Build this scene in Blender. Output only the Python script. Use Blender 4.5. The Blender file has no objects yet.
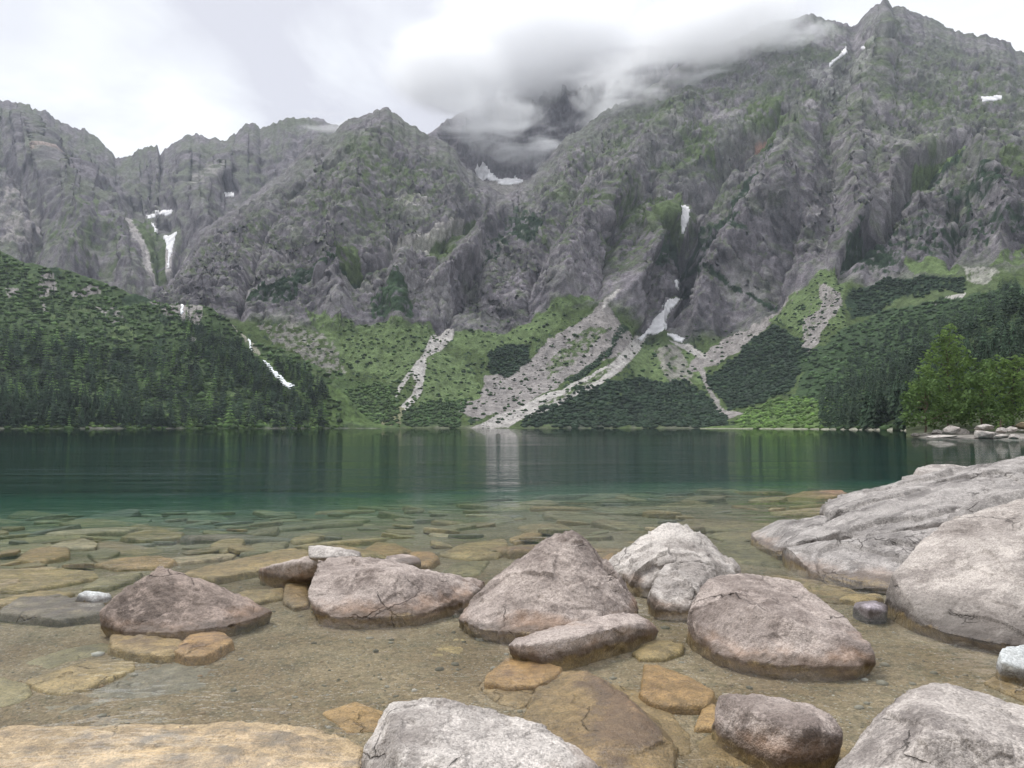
import bpy, bmesh, math, random
import numpy as np
from mathutils import Vector

random.seed(7)
RNG = np.random.default_rng(11)
scene = bpy.context.scene
COL = scene.collection

# ------------------------------------------------------------------ camera model
F = 773.0
CAM_H = 1.4
PITCH = math.atan(43.0 / F)
CP, SP = math.cos(PITCH), math.sin(PITCH)


def ut(px, py):
    """photo direction -> (X/Y, (Z-h)/Y) in the world"""
    cx = (np.asarray(px, float) - 512.0) / F
    cy = (384.0 - np.asarray(py, float)) / F
    Y = CP - cy * SP
    Z = SP + cy * CP
    return cx / Y, Z / Y


def at(px, py, Y):
    u, t = ut(px, py)
    return np.array([float(u) * Y, Y, CAM_H + float(t) * Y])


def onz(px, py, z=0.0):
    u, t = ut(px, py)
    Y = (z - CAM_H) / float(t)
    return np.array([float(u) * Y, Y, z])


# ------------------------------------------------------------------ noise
def _tables(seed):
    r = np.random.default_rng(seed)
    p = r.permutation(256)
    p = np.concatenate([p, p]).astype(np.int32)
    g = r.normal(size=(256, 3)).astype(np.float32)
    g /= np.linalg.norm(g, axis=1, keepdims=True)
    return p, g


_T = {}


def perlin(P, seed=0):
    if seed not in _T:
        _T[seed] = _tables(seed + 100)
    p, g = _T[seed]
    P = np.asarray(P, np.float32)
    I = np.floor(P).astype(np.int32)
    Fr = P - I
    I &= 255
    w = Fr * Fr * Fr * (Fr * (Fr * 6 - 15) + 10)
    out = 0
    for dx in (0, 1):
        a = p[(I[:, 0] + dx) & 255]
        wx = w[:, 0] if dx else 1 - w[:, 0]
        for dy in (0, 1):
            b = p[a + ((I[:, 1] + dy) & 255)]
            wy = w[:, 1] if dy else 1 - w[:, 1]
            for dz in (0, 1):
                c = p[b + ((I[:, 2] + dz) & 255)]
                wz = w[:, 2] if dz else 1 - w[:, 2]
                gg = g[c]
                d = gg[:, 0] * (Fr[:, 0] - dx) + gg[:, 1] * (Fr[:, 1] - dy) + gg[:, 2] * (Fr[:, 2] - dz)
                out = out + wx * wy * wz * d
    return out * 1.6


def fbm(P, octv=4, gain=0.5, lac=2.03, seed=0):
    a, s, tot = 1.0, 0, 0
    Q = np.asarray(P, np.float32)
    for o in range(octv):
        s = s + a * perlin(Q, seed + o)
        tot += a
        a *= gain
        Q = Q * lac + 17.3
    return s / tot


def ridged(P, octv=4, gain=0.55, lac=2.05, seed=0):
    a, s, tot, prev = 1.0, 0, 0, 1.0
    Q = np.asarray(P, np.float32)
    for o in range(octv):
        n = 1 - np.abs(perlin(Q, seed + o)) * 1.5
        n = np.clip(n, 0, 1) ** 2
        s = s + a * n * prev
        prev = np.clip(n * 1.4, 0, 1)
        tot += a
        a *= gain
        Q = Q * lac + 9.1
    return s / tot


def facets(P, seed=0):
    """broken rock: each cell is a plane tilted at random; returns (offset, cell value, edge)"""
    P = np.asarray(P, np.float32)
    I = np.floor(P).astype(np.int64)
    n = len(P)
    d1 = np.full(n, 9.0, np.float32); d2 = d1.copy()
    off = np.zeros(n, np.float32); val = np.zeros(n, np.float32)
    r = np.random.default_rng(900 + seed)
    T = r.random((4096, 7)).astype(np.float32)
    for dx in (-1, 0, 1):
        for dy in (-1, 0, 1):
            for dz in (-1, 0, 1):
                C = I + np.array((dx, dy, dz))
                h = (C[:, 0] * 73856093 ^ C[:, 1] * 19349663 ^ C[:, 2] * 83492791) & 4095
                t = T[h]
                D = P - (C + t[:, :3]).astype(np.float32)
                dd = (D * D).sum(1)
                nr = dd < d1
                d2 = np.where(nr, d1, np.minimum(d2, dd))
                o = (D * (t[:, 3:6] - 0.5)).sum(1)
                off = np.where(nr, o, off); val = np.where(nr, t[:, 6], val)
                d1 = np.where(nr, dd, d1)
    return off, val, np.sqrt(d2) - np.sqrt(d1)


def sstep(a, b, x):
    t = np.clip((x - a) / (b - a), 0, 1)
    return t * t * (3 - 2 * t)


# ------------------------------------------------------------------ mesh helpers
def mesh_np(name, V, Fq, mat=None, smooth=True, col=None, parent=None):
    V = np.asarray(V, np.float32).reshape(-1, 3)
    Fq = np.asarray(Fq, np.int32)
    k = Fq.shape[1]
    me = bpy.data.meshes.new(name)
    me.vertices.add(len(V))
    me.vertices.foreach_set('co', V.ravel())
    me.loops.add(Fq.size)
    me.loops.foreach_set('vertex_index', Fq.ravel())
    me.polygons.add(len(Fq))
    me.polygons.foreach_set('loop_start', np.arange(0, Fq.size, k, dtype=np.int32))
    if smooth:
        me.polygons.foreach_set('use_smooth', np.ones(len(Fq), bool))
    me.update(calc_edges=True)
    me.validate()
    if col is not None:
        a = me.color_attributes.new('Cover', 'FLOAT_COLOR', 'POINT')
        c = np.ones((len(V), 4), np.float32)
        c[:, :3] = col
        a.data.foreach_set('color', c.ravel())
    if mat:
        me.materials.append(mat)
    o = bpy.data.objects.new(name, me)
    COL.objects.link(o)
    if parent:
        o.parent = parent
    return o


def tag(o, label=None, cat=None, group=None, kind=None):
    if label: o['label'] = label
    if cat: o['category'] = cat
    if group: o['group'] = group
    if kind: o['kind'] = kind
    return o


def empty(name, loc, label=None, cat=None, group=None):
    o = bpy.data.objects.new(name, None)
    o.empty_display_size = 0.2
    COL.objects.link(o)
    o.location = loc
    return tag(o, label, cat, group)


# ------------------------------------------------------------------ materials
class NT:
    def __init__(s, name):
        s.m = bpy.data.materials.new(name)
        s.m.use_nodes = True
        s.t = s.m.node_tree
        s.t.nodes.clear()
        s.out = s.n('ShaderNodeOutputMaterial')

    def n(s, typ, **kw):
        nd = s.t.nodes.new(typ)
        for k, v in kw.items():
            if k.startswith('i_'):
                nd.inputs[k[2:].replace('_', ' ')].default_value = v
            else:
                setattr(nd, k, v)
        return nd

    def l(s, a, b):
        s.t.links.new(a, b)

    def val(s, x):
        return x

    def math(s, op, a, b=None, c=None, clamp=False):
        nd = s.n('ShaderNodeMath', operation=op, use_clamp=clamp)
        for i, v in enumerate((a, b, c)):
            if v is None: continue
            if isinstance(v, (int, float)):
                nd.inputs[i].default_value = v
            else:
                s.l(v, nd.inputs[i])
        return nd.outputs[0]

    def mix(s, fac, a, b, blend='MIX'):
        nd = s.n('ShaderNodeMix', data_type='RGBA', blend_type=blend)
        for i, v in ((0, fac), (6, a), (7, b)):
            if isinstance(v, (int, float)):
                nd.inputs[i].default_value = v
            elif isinstance(v, tuple):
                nd.inputs[i].default_value = (*v, 1) if len(v) == 3 else v
            else:
                s.l(v, nd.inputs[i])
        return nd.outputs[2]

    def noise(s, vec, scale, detail=4, rough=0.55, dist=0.0):
        nd = s.n('ShaderNodeTexNoise')
        nd.inputs['Scale'].default_value = scale
        nd.inputs['Detail'].default_value = detail
        nd.inputs['Roughness'].default_value = rough
        nd.inputs['Distortion'].default_value = dist
        s.l(vec, nd.inputs['Vector'])
        return nd.outputs['Fac']

    def voro(s, vec, scale, feature='F1'):
        nd = s.n('ShaderNodeTexVoronoi', feature=feature)
        nd.inputs['Scale'].default_value = scale
        s.l(vec, nd.inputs['Vector'])
        return nd

    def ramp(s, fac, stops):
        nd = s.n('ShaderNodeValToRGB')
        cr = nd.color_ramp
        while len(cr.elements) > 1:
            cr.elements.remove(cr.elements[-1])
        for i, (p, c) in enumerate(stops):
            e = cr.elements[0] if i == 0 else cr.elements.new(p)
            e.position = p
            e.color = (c, c, c, 1) if isinstance(c, (int, float)) else (*c, 1)
        s.l(fac, nd.inputs[0])
        return nd.outputs[0]

    def rng(s, x, a, b, c=0.0, d=1.0, smooth=True):
        nd = s.n('ShaderNodeMapRange', interpolation_type='SMOOTHSTEP' if smooth else 'LINEAR')
        s.l(x, nd.inputs[0])
        for i, v in ((1, a), (2, b), (3, c), (4, d)):
            nd.inputs[i].default_value = v
        return nd.outputs[0]

    def bump(s, h, strength, dist, normal=None):
        nd = s.n('ShaderNodeBump')
        nd.inputs['Strength'].default_value = strength
        nd.inputs['Distance'].default_value = dist
        s.l(h, nd.inputs['Height'])
        if normal is not None:
            s.l(normal, nd.inputs['Normal'])
        return nd.outputs[0]

    def pos(s):
        g = s.n('ShaderNodeNewGeometry')
        return g.outputs['Position'], g

    def scale(s, v, sc):
        nd = s.n('ShaderNodeVectorMath', operation='MULTIPLY')
        s.l(v, nd.inputs[0])
        nd.inputs[1].default_value = sc
        return nd.outputs[0]

    def bsdf(s, color, rough=0.9, normal=None, spec=0.3, sss=None):
        b = s.n('ShaderNodeBsdfPrincipled')
        if isinstance(color, tuple):
            b.inputs['Base Color'].default_value = (*color, 1)
        else:
            s.l(color, b.inputs['Base Color'])
        if isinstance(rough, (int, float)):
            b.inputs['Roughness'].default_value = rough
        else:
            s.l(rough, b.inputs['Roughness'])
        b.inputs['Specular IOR Level'].default_value = spec
        if normal is not None:
            s.l(normal, b.inputs['Normal'])
        s.l(b.outputs[0], s.out.inputs['Surface'])
        return b


def terrain_mat(name, fine=0.12, bumpd=2.0):
    k = NT(name)
    p, _ = k.pos()
    at_ = k.n('ShaderNodeVertexColor', layer_name='Cover')
    n1 = k.noise(k.scale(p, (1, 1, 0.45)), fine, 6, 0.62)
    n2 = k.noise(p, fine * 4.5, 3, 0.6)
    f = k.rng(n1, 0.3, 0.7, 0.6, 1.4, False)
    f2 = k.rng(n2, 0.3, 0.7, 0.75, 1.25, False)
    c = k.mix(1.0, at_.outputs[0], f, 'MULTIPLY')
    c = k.mix(1.0, c, f2, 'MULTIPLY')
    h = k.math('ADD', n1, k.math('MULTIPLY', n2, 0.3))
    k.bsdf(c, 0.95, k.bump(h, 0.9, bumpd * 2.2), 0.1)
    return k.m


def granite(name, base, dark, stain=(0.30, 0.17, 0.09), stain_amt=0.35, algae=(0.27, 0.19, 0.085), speck=1.0, lichen=0.4, bd=0.012, stain_h=0.12):
    k = NT(name)
    p, g = k.pos()
    oi = k.n('ShaderNodeObjectInfo')
    sep = k.n('ShaderNodeSeparateXYZ')
    k.l(p, sep.inputs[0])
    z = sep.outputs[2]
    # offset noise per rock
    off = k.n('ShaderNodeVectorMath', operation='ADD')
    k.l(p, off.inputs[0])
    k.l(oi.outputs['Random'], off.inputs[1])
    q = off.outputs[0]
    big = k.noise(q, 1.9, 6, 0.62, 0.6)
    mid = k.noise(q, 9.0, 6, 0.68)
    c = k.mix(k.rng(big, 0.34, 0.64), dark, base)
    med = k.noise(q, 5.0, 6, 0.7, 0.3)
    c = k.mix(k.math('MULTIPLY', k.rng(med, 0.50, 0.62), 0.6), c, tuple(min(1, b * 1.28) for b in base))
    c = k.mix(k.math('MULTIPLY', k.rng(mid, 0.40, 0.30), 0.45), c, tuple(b * 0.55 for b in base))
    # mineral grains
    vo = k.voro(q, 120.0)
    gr = k.n('ShaderNodeSeparateColor')
    k.l(vo.outputs['Color'], gr.inputs[0])
    fine = k.noise(q, 48.0, 4, 0.7)
    grain = k.rng(gr.outputs[0], 0.0, 1.0, 1 - 0.26 * speck, 1 + 0.24 * speck, False)
    c = k.mix(1.0, c, grain, 'MULTIPLY')
    c = k.mix(1.0, c, k.rng(fine, 0.3, 0.7, 1 - 0.14 * speck, 1 + 0.14 * speck, False), 'MULTIPLY')
    # crust lichen, dark and pale, in ragged colonies
    li = k.noise(q, 14.0, 7, 0.75, 0.3)
    zone = k.noise(q, 1.4, 3, 0.5)
    lm = k.math('MULTIPLY', k.rng(li, 0.55, 0.63), k.rng(zone, 0.42, 0.58))
    c = k.mix(k.math('MULTIPLY', lm, lichen), c, tuple(d_ * 0.5 for d_ in dark))
    li2 = k.noise(q, 6.5, 7, 0.74, 0.5)
    c = k.mix(k.math('MULTIPLY', k.rng(li2, 0.58, 0.64), 0.7 * lichen), c, tuple(min(1, b * 1.38) for b in base))
    # hairline joints
    wv = k.n('ShaderNodeTexNoise'); wv.inputs['Scale'].default_value = 2.2; wv.inputs['Detail'].default_value = 5
    k.l(q, wv.inputs['Vector'])
    wq = k.n('ShaderNodeVectorMath', operation='MULTIPLY_ADD')
    k.l(wv.outputs['Color'], wq.inputs[0]); wq.inputs[1].default_value = (0.5, 0.5, 0.5); k.l(q, wq.inputs[2])
    cr = k.voro(k.scale(wq.outputs[0], (1.0, 1.0, 1.9)), 1.7, 'DISTANCE_TO_EDGE')
    ck = k.math('MULTIPLY', k.rng(cr.outputs['Distance'], 0.0, 0.016, 1, 0), k.rng(k.noise(q, 1.7, 3, 0.5), 0.52, 0.62))
    c = k.mix(k.math('MULTIPLY', ck, 0.5), c, (0.05, 0.042, 0.038))
    # iron stain creeping up from the waterline
    wob = k.math('MULTIPLY', k.math('SUBTRACT', k.noise(q, 2.4, 6, 0.65), 0.45), 0.42)
    zz = k.math('ADD', z, wob)
    c = k.mix(k.math('MULTIPLY', k.rng(zz, 0.0, stain_h, 1, 0), stain_amt), c, stain)
    # wet dark band and algae film below the lake level
    wob2 = k.math('MULTIPLY', k.math('SUBTRACT', k.noise(q, 7.0, 5, 0.65), 0.55), 0.11)
    z2 = k.math('ADD', z, wob2)
    wet = k.rng(z2, 0.012, 0.045, 1, 0)
    c = k.mix(k.math('MULTIPLY', wet, 0.62), c, (0.05, 0.037, 0.028))
    al = k.rng(z2, -0.035, 0.0, 1, 0)
    algc = k.mix(k.rng(mid, 0.3, 0.7), tuple(a * 0.55 for a in algae), algae)
    algc = k.mix(k.math('MULTIPLY', k.rng(li, 0.50, 0.64), 0.55), algc, tuple(a * 0.38 for a in algae))
    algc = k.mix(k.math('MULTIPLY', k.rng(li2, 0.55, 0.66), 0.4), algc, tuple(min(1, a * 1.5) for a in algae))
    algc = k.mix(1.0, algc, grain, 'MULTIPLY')
    algc = k.mix(1.0, algc, k.rng(big, 0.3, 0.7, 0.7, 1.35, False), 'MULTIPLY')
    c = k.mix(al, c, algc)
    rough = k.rng(z2, 0.0, 0.05, 0.45, 0.92)
    h = k.math('ADD', k.math('MULTIPLY', mid, 0.75), k.math('MULTIPLY', fine, 0.35))
    h = k.math('ADD', h, k.math('MULTIPLY', vo.outputs['Distance'], -0.25))
    h = k.math('ADD', h, k.math('MULTIPLY', ck, -1.4))
    h = k.math('ADD', h, k.math('MULTIPLY', med, 1.2))
    k.bsdf(c, rough, k.bump(h, 1.0, bd), 0.3)
    return k.m


def simple(name, col, rough=0.9, var=0.35, nscale=0.5, tint=None, bumpd=None, spec=0.2, rnd=0.0):
    k = NT(name)
    p, _ = k.pos()
    n = k.noise(p, nscale, 5, 0.6)
    c = k.mix(k.rng(n, 0.3, 0.7), tuple(a * (1 - var) for a in col), tint or tuple(min(1, a * (1 + var)) for a in col))
    if rnd:
        oi = k.n('ShaderNodeObjectInfo')
        c = k.mix(1.0, c, k.rng(oi.outputs['Random'], 0, 1, 1 - rnd, 1 + rnd, False), 'MULTIPLY')
    k.bsdf(c, rough, k.bump(n, 0.8, bumpd) if bumpd else None, spec)
    return k.m


M_ROCKFACE = terrain_mat('mountain_rock', 0.11, 2.2)
M_SLOPE = terrain_mat('slope_ground', 0.16, 1.2)
M_SNOW = simple('old_snow', (0.60, 0.59, 0.60), 0.8, 0.25, 0.06)
M_WHITEWATER = simple('white_water', (0.72, 0.74, 0.76), 0.6, 0.2, 0.3)


def foliage_mat(name, col, var=0.45, nscale=0.6, rnd=0.3, trans=0.25, shade=None):
    k = NT(name)
    p, _ = k.pos()
    n = k.noise(p, nscale, 4, 0.6)
    c = k.mix(k.rng(n, 0.3, 0.7), tuple(a * (1 - var) for a in col), tuple(min(1, a * (1 + var)) for a in col))
    if rnd:
        oi = k.n('ShaderNodeObjectInfo')
        c = k.mix(1.0, c, k.rng(oi.outputs['Random'], 0, 1, 1 - rnd, 1 + rnd, False), 'MULTIPLY')
    if shade:
        a = k.n('ShaderNodeVertexColor', layer_name='Cover')
        c = k.mix(1.0, c, a.outputs[0], 'MULTIPLY')
    b = k.bsdf(c, 0.75, None, 0.15)
    t = k.n('ShaderNodeBsdfTranslucent')
    k.l(c, t.inputs[0])
    m = k.n('ShaderNodeMixShader')
    m.inputs[0].default_value = trans
    k.l(b.outputs[0], m.inputs[1])
    k.l(t.outputs[0], m.inputs[2])
    k.l(m.outputs[0], k.out.inputs['Surface'])
    return k.m


M_SPRUCE = foliage_mat('spruce_needles', (0.030, 0.053, 0.028), 0.4, 0.25, 0.45, 0.12)
M_FOREST = foliage_mat('forest_needles', (0.028, 0.049, 0.026), 0.35, 0.03, 0.0, 0.12, shade=True)
M_BARK = simple('tree_bark', (0.10, 0.075, 0.055), 0.95, 0.4, 3.0)
M_SCRUB = foliage_mat('scrub_leaves', (0.042, 0.068, 0.028), 0.4, 0.05, 0.0, 0.15, shade=True)
M_LEAF_A = foliage_mat('rowan_leaves', (0.14, 0.21, 0.066), 0.4, 0.8, 0.0, 0.5)
M_LEAF_B = foliage_mat('alder_leaves', (0.095, 0.15, 0.05), 0.4, 0.8, 0.0, 0.3)
M_LEAF_C = foliage_mat('willow_leaves', (0.060, 0.095, 0.036), 0.45, 0.7, 0.0, 0.25)


# ------------------------------------------------------------------ terrain patches
def seg(poly, X, Y):
    """even-odd point in polygon, vectorised"""
    poly = np.asarray(poly, float)
    ins = np.zeros(X.shape, bool)
    n = len(poly)
    j = n - 1
    for i in range(n):
        xi, yi = poly[i]
        xj, yj = poly[j]
        c = ((yi > Y) != (yj > Y)) & (X < (xj - xi) * (Y - yi) / (yj - yi + 1e-12) + xi)
        ins ^= c
        j = i
    return ins


def line_dist(pl, X, Y):
    d = np.full(X.shape, 1e9)
    pl = np.asarray(pl, float)
    for (x0, y0), (x1, y1) in zip(pl[:-1], pl[1:]):
        dx, dy = x1 - x0, y1 - y0
        t = np.clip(((X - x0) * dx + (Y - y0) * dy) / (dx * dx + dy * dy), 0, 1)
        d = np.minimum(d, np.hypot(X - x0 - t * dx, Y - y0 - t * dy))
    return d


def grid_normals(P):
    du = np.gradient(P, axis=1)
    dv = np.gradient(P, axis=0)
    n = np.cross(du, dv)
    n /= np.linalg.norm(n, axis=2, keepdims=True) + 1e-9
    return n


def smooth_rows(A, it):
    for _ in range(it):
        B = A.copy()
        B[1:-1] = (A[:-2] + 2 * A[1:-1] + A[2:]) / 4
        A = B
    return A


class Patch:
    """a slope surveyed as contour lines: each line is [(bearing, height, distance)...]"""

    def __init__(s, xs, curves, step=1.0, smooth=6, jag=0.0):
        s.xs = np.asarray(xs, float)
        nx = len(s.xs)
        C = []
        for ci, c in enumerate(curves):
            curves_last = c if ci == len(curves) - 1 else None
            c = np.asarray(c, float)
            curves_last = c if curves_last is not None else None
            py = np.interp(s.xs, c[:, 0], c[:, 1])
            if jag and c is curves_last:
                py = py + jag * fbm(np.stack([s.xs * 0.16, s.xs * 0, s.xs * 0 + jag], 1), 4, 0.6, seed=3)
            Y = np.interp(s.xs, c[:, 0], c[:, 2])
            C.append((py, Y))
        pys, Ys, lev = [], [], []
        for i in range(len(C) - 1):
            n = max(3, int(np.max(np.abs(C[i][0] - C[i + 1][0])) / step))
            for k in range(n):
                f = k / n
                pys.append(C[i][0] * (1 - f) + C[i + 1][0] * f)
                Ys.append(C[i][1] * (1 - f) + C[i + 1][1] * f)
                lev.append(i + f)
        pys.append(C[-1][0]); Ys.append(C[-1][1]); lev.append(len(C) - 1)
        PY = np.array(pys); YY = np.array(Ys)
        s.lev = np.array(lev)[:, None] * np.ones((1, nx))
        t = YY[-1].copy(), PY[-1].copy()
        YY = smooth_rows(YY, smooth * 4)
        s.PX = np.ones_like(PY) * s.xs[None, :]
        s.PY = PY
        u, tt = ut(s.PX, s.PY)
        s.P = np.stack([u * YY, YY, CAM_H + tt * YY], axis=2)
        s.top = (s.lev / s.lev.max())
        s.nrows, s.ncols = PY.shape

    def displace(s, d):
        s.P = s.P + grid_normals(s.P) * d[:, :, None]

    def flat(s):
        return s.P.reshape(-1, 3)

    def noise(s, fn, sc, **kw):
        Q = s.flat() * np.asarray(sc, float)
        return fn(Q, **kw).reshape(s.nrows, s.ncols)

    def finish(s, name, mat, col, foot=None, back=None):
        P = s.P
        c = col
        if foot is not None:      # carry the shore on down under the lake
            b = P[0].copy(); b[:, 1] -= foot; b[:, 0] *= b[:, 1] / P[0][:, 1]; b[:, 2] = -18
            P = np.concatenate([b[None], P]); c = np.concatenate([c[:1], c])
        if back is not None:      # far side of the ridge
            for dy, dz in ((0.25, 0.12), (1.0, 0.75)):
                b = s.P[-1].copy(); b[:, 1] += back * dy; b[:, 0] *= b[:, 1] / s.P[-1][:, 1]; b[:, 2] -= back * dz
                P = np.concatenate([P, b[None]]); c = np.concatenate([c, c[-1:]])
        nr, nc = P.shape[:2]
        i = np.arange(nr * nc).reshape(nr, nc)
        Fq = np.stack([i[:-1, :-1], i[:-1, 1:], i[1:, 1:], i[1:, :-1]], -1).reshape(-1, 4)
        o = mesh_np(name, P.reshape(-1, 3), Fq, mat, True, c.reshape(-1, 3))
        return o

    def strip(s, name, poly, mat, lift=0.8, warp=0.0, thick=2.5):
        """a sheet lying on the slope inside an outline (snow field, stream)"""
        X, Y = s.PX, s.PY
        if warp:
            X = X + s.wx * warp + s.pat * warp * 1.3; Y = Y + s.wy * warp - s.pat * warp
        m = seg(poly, X, Y)
        N = grid_normals(s.P)
        q = m[:-1, :-1] & m[1:, :-1] & m[:-1, 1:] & m[1:, 1:]
        i = np.arange(s.nrows * s.ncols).reshape(s.nrows, s.ncols)
        Fq = np.stack([i[:-1, :-1], i[:-1, 1:], i[1:, 1:], i[1:, :-1]], -1)[q]
        if len(Fq) == 0:
            return None
        used, inv = np.unique(Fq, return_inverse=True)
        Fq = inv.reshape(-1, 4)
        V = (s.P + N * lift).reshape(-1, 3)[used]
        V2 = (s.P - N * thick).reshape(-1, 3)[used]
        # smooth the sheet a little
        n = len(V)
        e = {}
        for f in Fq:
            for a, b in zip(f, np.roll(f, -1)):
                e[(a, b)] = 1
        side = [(a, b, b + n, a + n) for (a, b) in e if (b, a) not in e]
        Fa = np.concatenate([Fq, Fq[:, ::-1] + n, np.array(side)[:, ::-1]])
        return mesh_np(name, np.concatenate([V, V2]), Fa, mat)

    def sample(s, n, poly=None, mask=None, rng=RNG):
        """random surface points inside an outline"""
        m = np.ones(s.PX.shape, bool)
        if poly is not None:
            if hasattr(s, 'wx'): m &= seg(poly, s.PX + s.wx * 12, s.PY + s.wy * 9)
            else: m &= seg(poly, s.PX, s.PY)
        if mask is not None: m &= mask
        idx = np.flatnonzero(m.ravel())
        if len(idx) == 0: return np.zeros((0, 3)), idx
        # weight by ground area so that trees stand evenly
        A = (np.linalg.norm(np.cross(np.gradient(s.P, axis=0), np.gradient(s.P, axis=1)), axis=2)).ravel()[idx]
        A = np.clip(A, 0, np.percentile(A, 95))
        ch = rng.choice(idx, size=min(n, len(idx)), replace=False, p=A / A.sum())
        return s.flat()[ch], ch


def lerp(a, b, f):
    return a + (b - a) * f


def mid_curve(c0, c1, f_py, f_y, xs):
    c0 = np.asarray(c0, float); c1 = np.asarray(c1, float)
    py = lerp(np.interp(xs, c0[:, 0], c0[:, 1]), np.interp(xs, c1[:, 0], c1[:, 1]), f_py)
    Y = lerp(np.interp(xs, c0[:, 0], c0[:, 2]), np.interp(xs, c1[:, 0], c1[:, 2]), f_y)
    return np.stack([xs, py, Y], 1)


def shore_curve(pts, z=0.4):
    """[(bearing, distance)] -> [(bearing, height line, distance)] at lake level"""
    xs = np.arange(pts[0][0], pts[-1][0] + 1, 4.0)
    Y = np.interp(xs, [p[0] for p in pts], [p[1] for p in pts])
    py = []
    for x, y in zip(xs, Y):
        lo = 300.0; hi = 768.0
        for _ in range(40):
            m = (lo + hi) / 2
            if CAM_H + float(ut(x, m)[1]) * y > z: lo = m
            else: hi = m
        py.append(lo)
    return np.stack([xs, py, Y], 1)


def cover(c, mask, colour, var=None):
    colour = np.asarray(colour, float)
    v = colour[None, None, :] if var is None else colour[None, None, :] * var[:, :, None]
    return c * (1 - mask[:, :, None]) + v * mask[:, :, None]


GRASS = (0.070, 0.095, 0.040)
GRASS2 = (0.092, 0.128, 0.052)
PINE = (0.020, 0.036, 0.019)
SCREE = (0.215, 0.197, 0.187)
PALE = (0.34, 0.32, 0.30)
ROCK_A = np.array((0.080, 0.074, 0.083))
ROCK_B = np.array((0.212, 0.191, 0.207))
ROCK_D = np.array((0.036, 0.034, 0.038))


def rock_base(p, seed, stretch=0.2):
    n1 = p.noise(fbm, (0.006, 0.006, 0.006), octv=5, seed=seed)
    n2 = p.noise(fbm, (0.045, 0.045, 0.045 * stretch), octv=5, gain=0.65, seed=seed + 7)
    n3 = p.noise(ridged, (0.02, 0.02, 0.02 * stretch), octv=4, seed=seed + 13)
    f = np.clip(0.45 + 0.55 * n1 + 0.85 * n2, 0, 1)
    c = ROCK_A[None, None] * (1 - f[:, :, None]) + ROCK_B[None, None] * f[:, :, None]
    dk = sstep(0.62, 0.9, n3) * 0.6
    c = c * (1 - dk[:, :, None]) + ROCK_D[None, None] * dk[:, :, None]
    return c


def warp_fields(p, seed):
    n = p.nrows * p.ncols
    Q = np.stack([p.PX.ravel() / 22, p.PY.ravel() / 22, np.zeros(n)], 1)
    p.wx = fbm(Q, 4, 0.6, seed=seed).reshape(p.PX.shape)
    p.wy = fbm(Q + 31.7, 4, 0.6, seed=seed).reshape(p.PX.shape)
    Q2 = np.stack([p.PX.ravel() / 6, p.PY.ravel() / 4.5, np.zeros(n)], 1)
    p.pat = fbm(Q2, 4, 0.6, seed=seed + 3).reshape(p.PX.shape)


def area(p, poly, warp=8.0, dens=1.0, soft=0.25):
    """cover mask of an outlined patch; dens < 1 breaks it into tufts"""
    m = seg(poly, p.PX + p.wx * warp, p.PY + p.wy * warp).astype(float)
    if dens < 1:
        th = (1 - 2 * dens) * 0.42
        m = m * sstep(th - soft * 0.5, th + soft * 0.5, p.pat)
    return m


# ---- the great rock wall above the lake
RIDGE = [(60, 330, 1080), (100, 316, 1120), (140, 304, 1200), (165, 288, 1300), (185, 262, 1400), (200, 232, 1480), (240, 205, 1580), (285, 172, 1680),
         (314, 139, 1740), (321, 136, 1745), (328, 138, 1745), (335, 131, 1750), (345, 122, 1760), (354, 118, 1765), (362, 117, 1770), (371, 113, 1775),
         (380, 111, 1780), (386, 108, 1780), (398, 116, 1780), (413, 126, 1775), (429, 135, 1770), (446, 142, 1760), (456, 150, 1755), (465, 167, 1745),
         (477, 176, 1730), (490, 186, 1680), (505, 195, 1640), (518, 190, 1650), (531, 178, 1680), (545, 161, 1720), (552, 154, 1740), (566, 137, 1760),
         (586, 126, 1790), (600, 113, 1820), (624, 101, 1850), (641, 92, 1880), (654, 85, 1900), (680, 66, 1950), (700, 58, 1970), (720, 44, 1990), (740, 38, 2000),
         (760, 27, 2020), (785, 20, 2030), (800, 17, 2040), (811, 13, 2050), (818, 17, 2050), (824, 20, 2050), (835, 21, 2050), (845, 25, 2050), (855, 27, 2050),
         (860, 21, 2040), (865, 14, 2030), (872, 8, 2020), (879, 3, 2020), (884, -1, 2020), (888, 3, 2020), (893, 8, 2020), (900, 6, 2020), (906, 7, 2020), (913, 12, 2020),
         (920, 13, 2020), (934, 19, 2010), (945, 26, 2000), (961, 32, 1990), (970, 33, 1990), (978, 36, 1980), (986, 35, 1980), (995, 38, 1980), (1009, 43, 1970),
         (1016, 51, 1970), (1030, 52, 1960), (1060, 62, 1950), (1100, 80, 1950), (1170, 100, 1950)]
FOOT = [(60, 345, 900), (140, 322, 920), (200, 312, 940), (250, 312, 960), (300, 322, 970), (340, 332, 980), (357, 328, 985), (400, 322, 995), (434, 326, 1005), (456, 330, 1010),
        (504, 333, 1030), (525, 318, 1040), (560, 301, 1050), (605, 296, 1060), (634, 330, 1060), (650, 333, 1080), (665, 322, 1090), (674, 337, 1075),
        (694, 342, 1070), (725, 337, 1050), (759, 322, 1030), (777, 309, 1020), (790, 293, 1010), (811, 279, 1000), (835, 265, 990), (870, 284, 960),
        (906, 272, 930), (960, 263, 890), (1024, 262, 850), (1100, 255, 820), (1170, 250, 800)]
SHORE_M = shore_curve([(60, 800), (250, 790), (330, 770), (420, 770), (480, 775), (600, 780), (720, 740), (800, 640), (900, 560), (1170, 460)])
xs = np.arange(60, 1171, 1.15)
RIDGE = np.array(RIDGE, float); FOOT = np.array(FOOT, float)
K2 = mid_curve(SHORE_M, FOOT, 0.40, 0.52, xs)
K4 = mid_curve(FOOT, RIDGE, 0.36, 0.20, xs)
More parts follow.
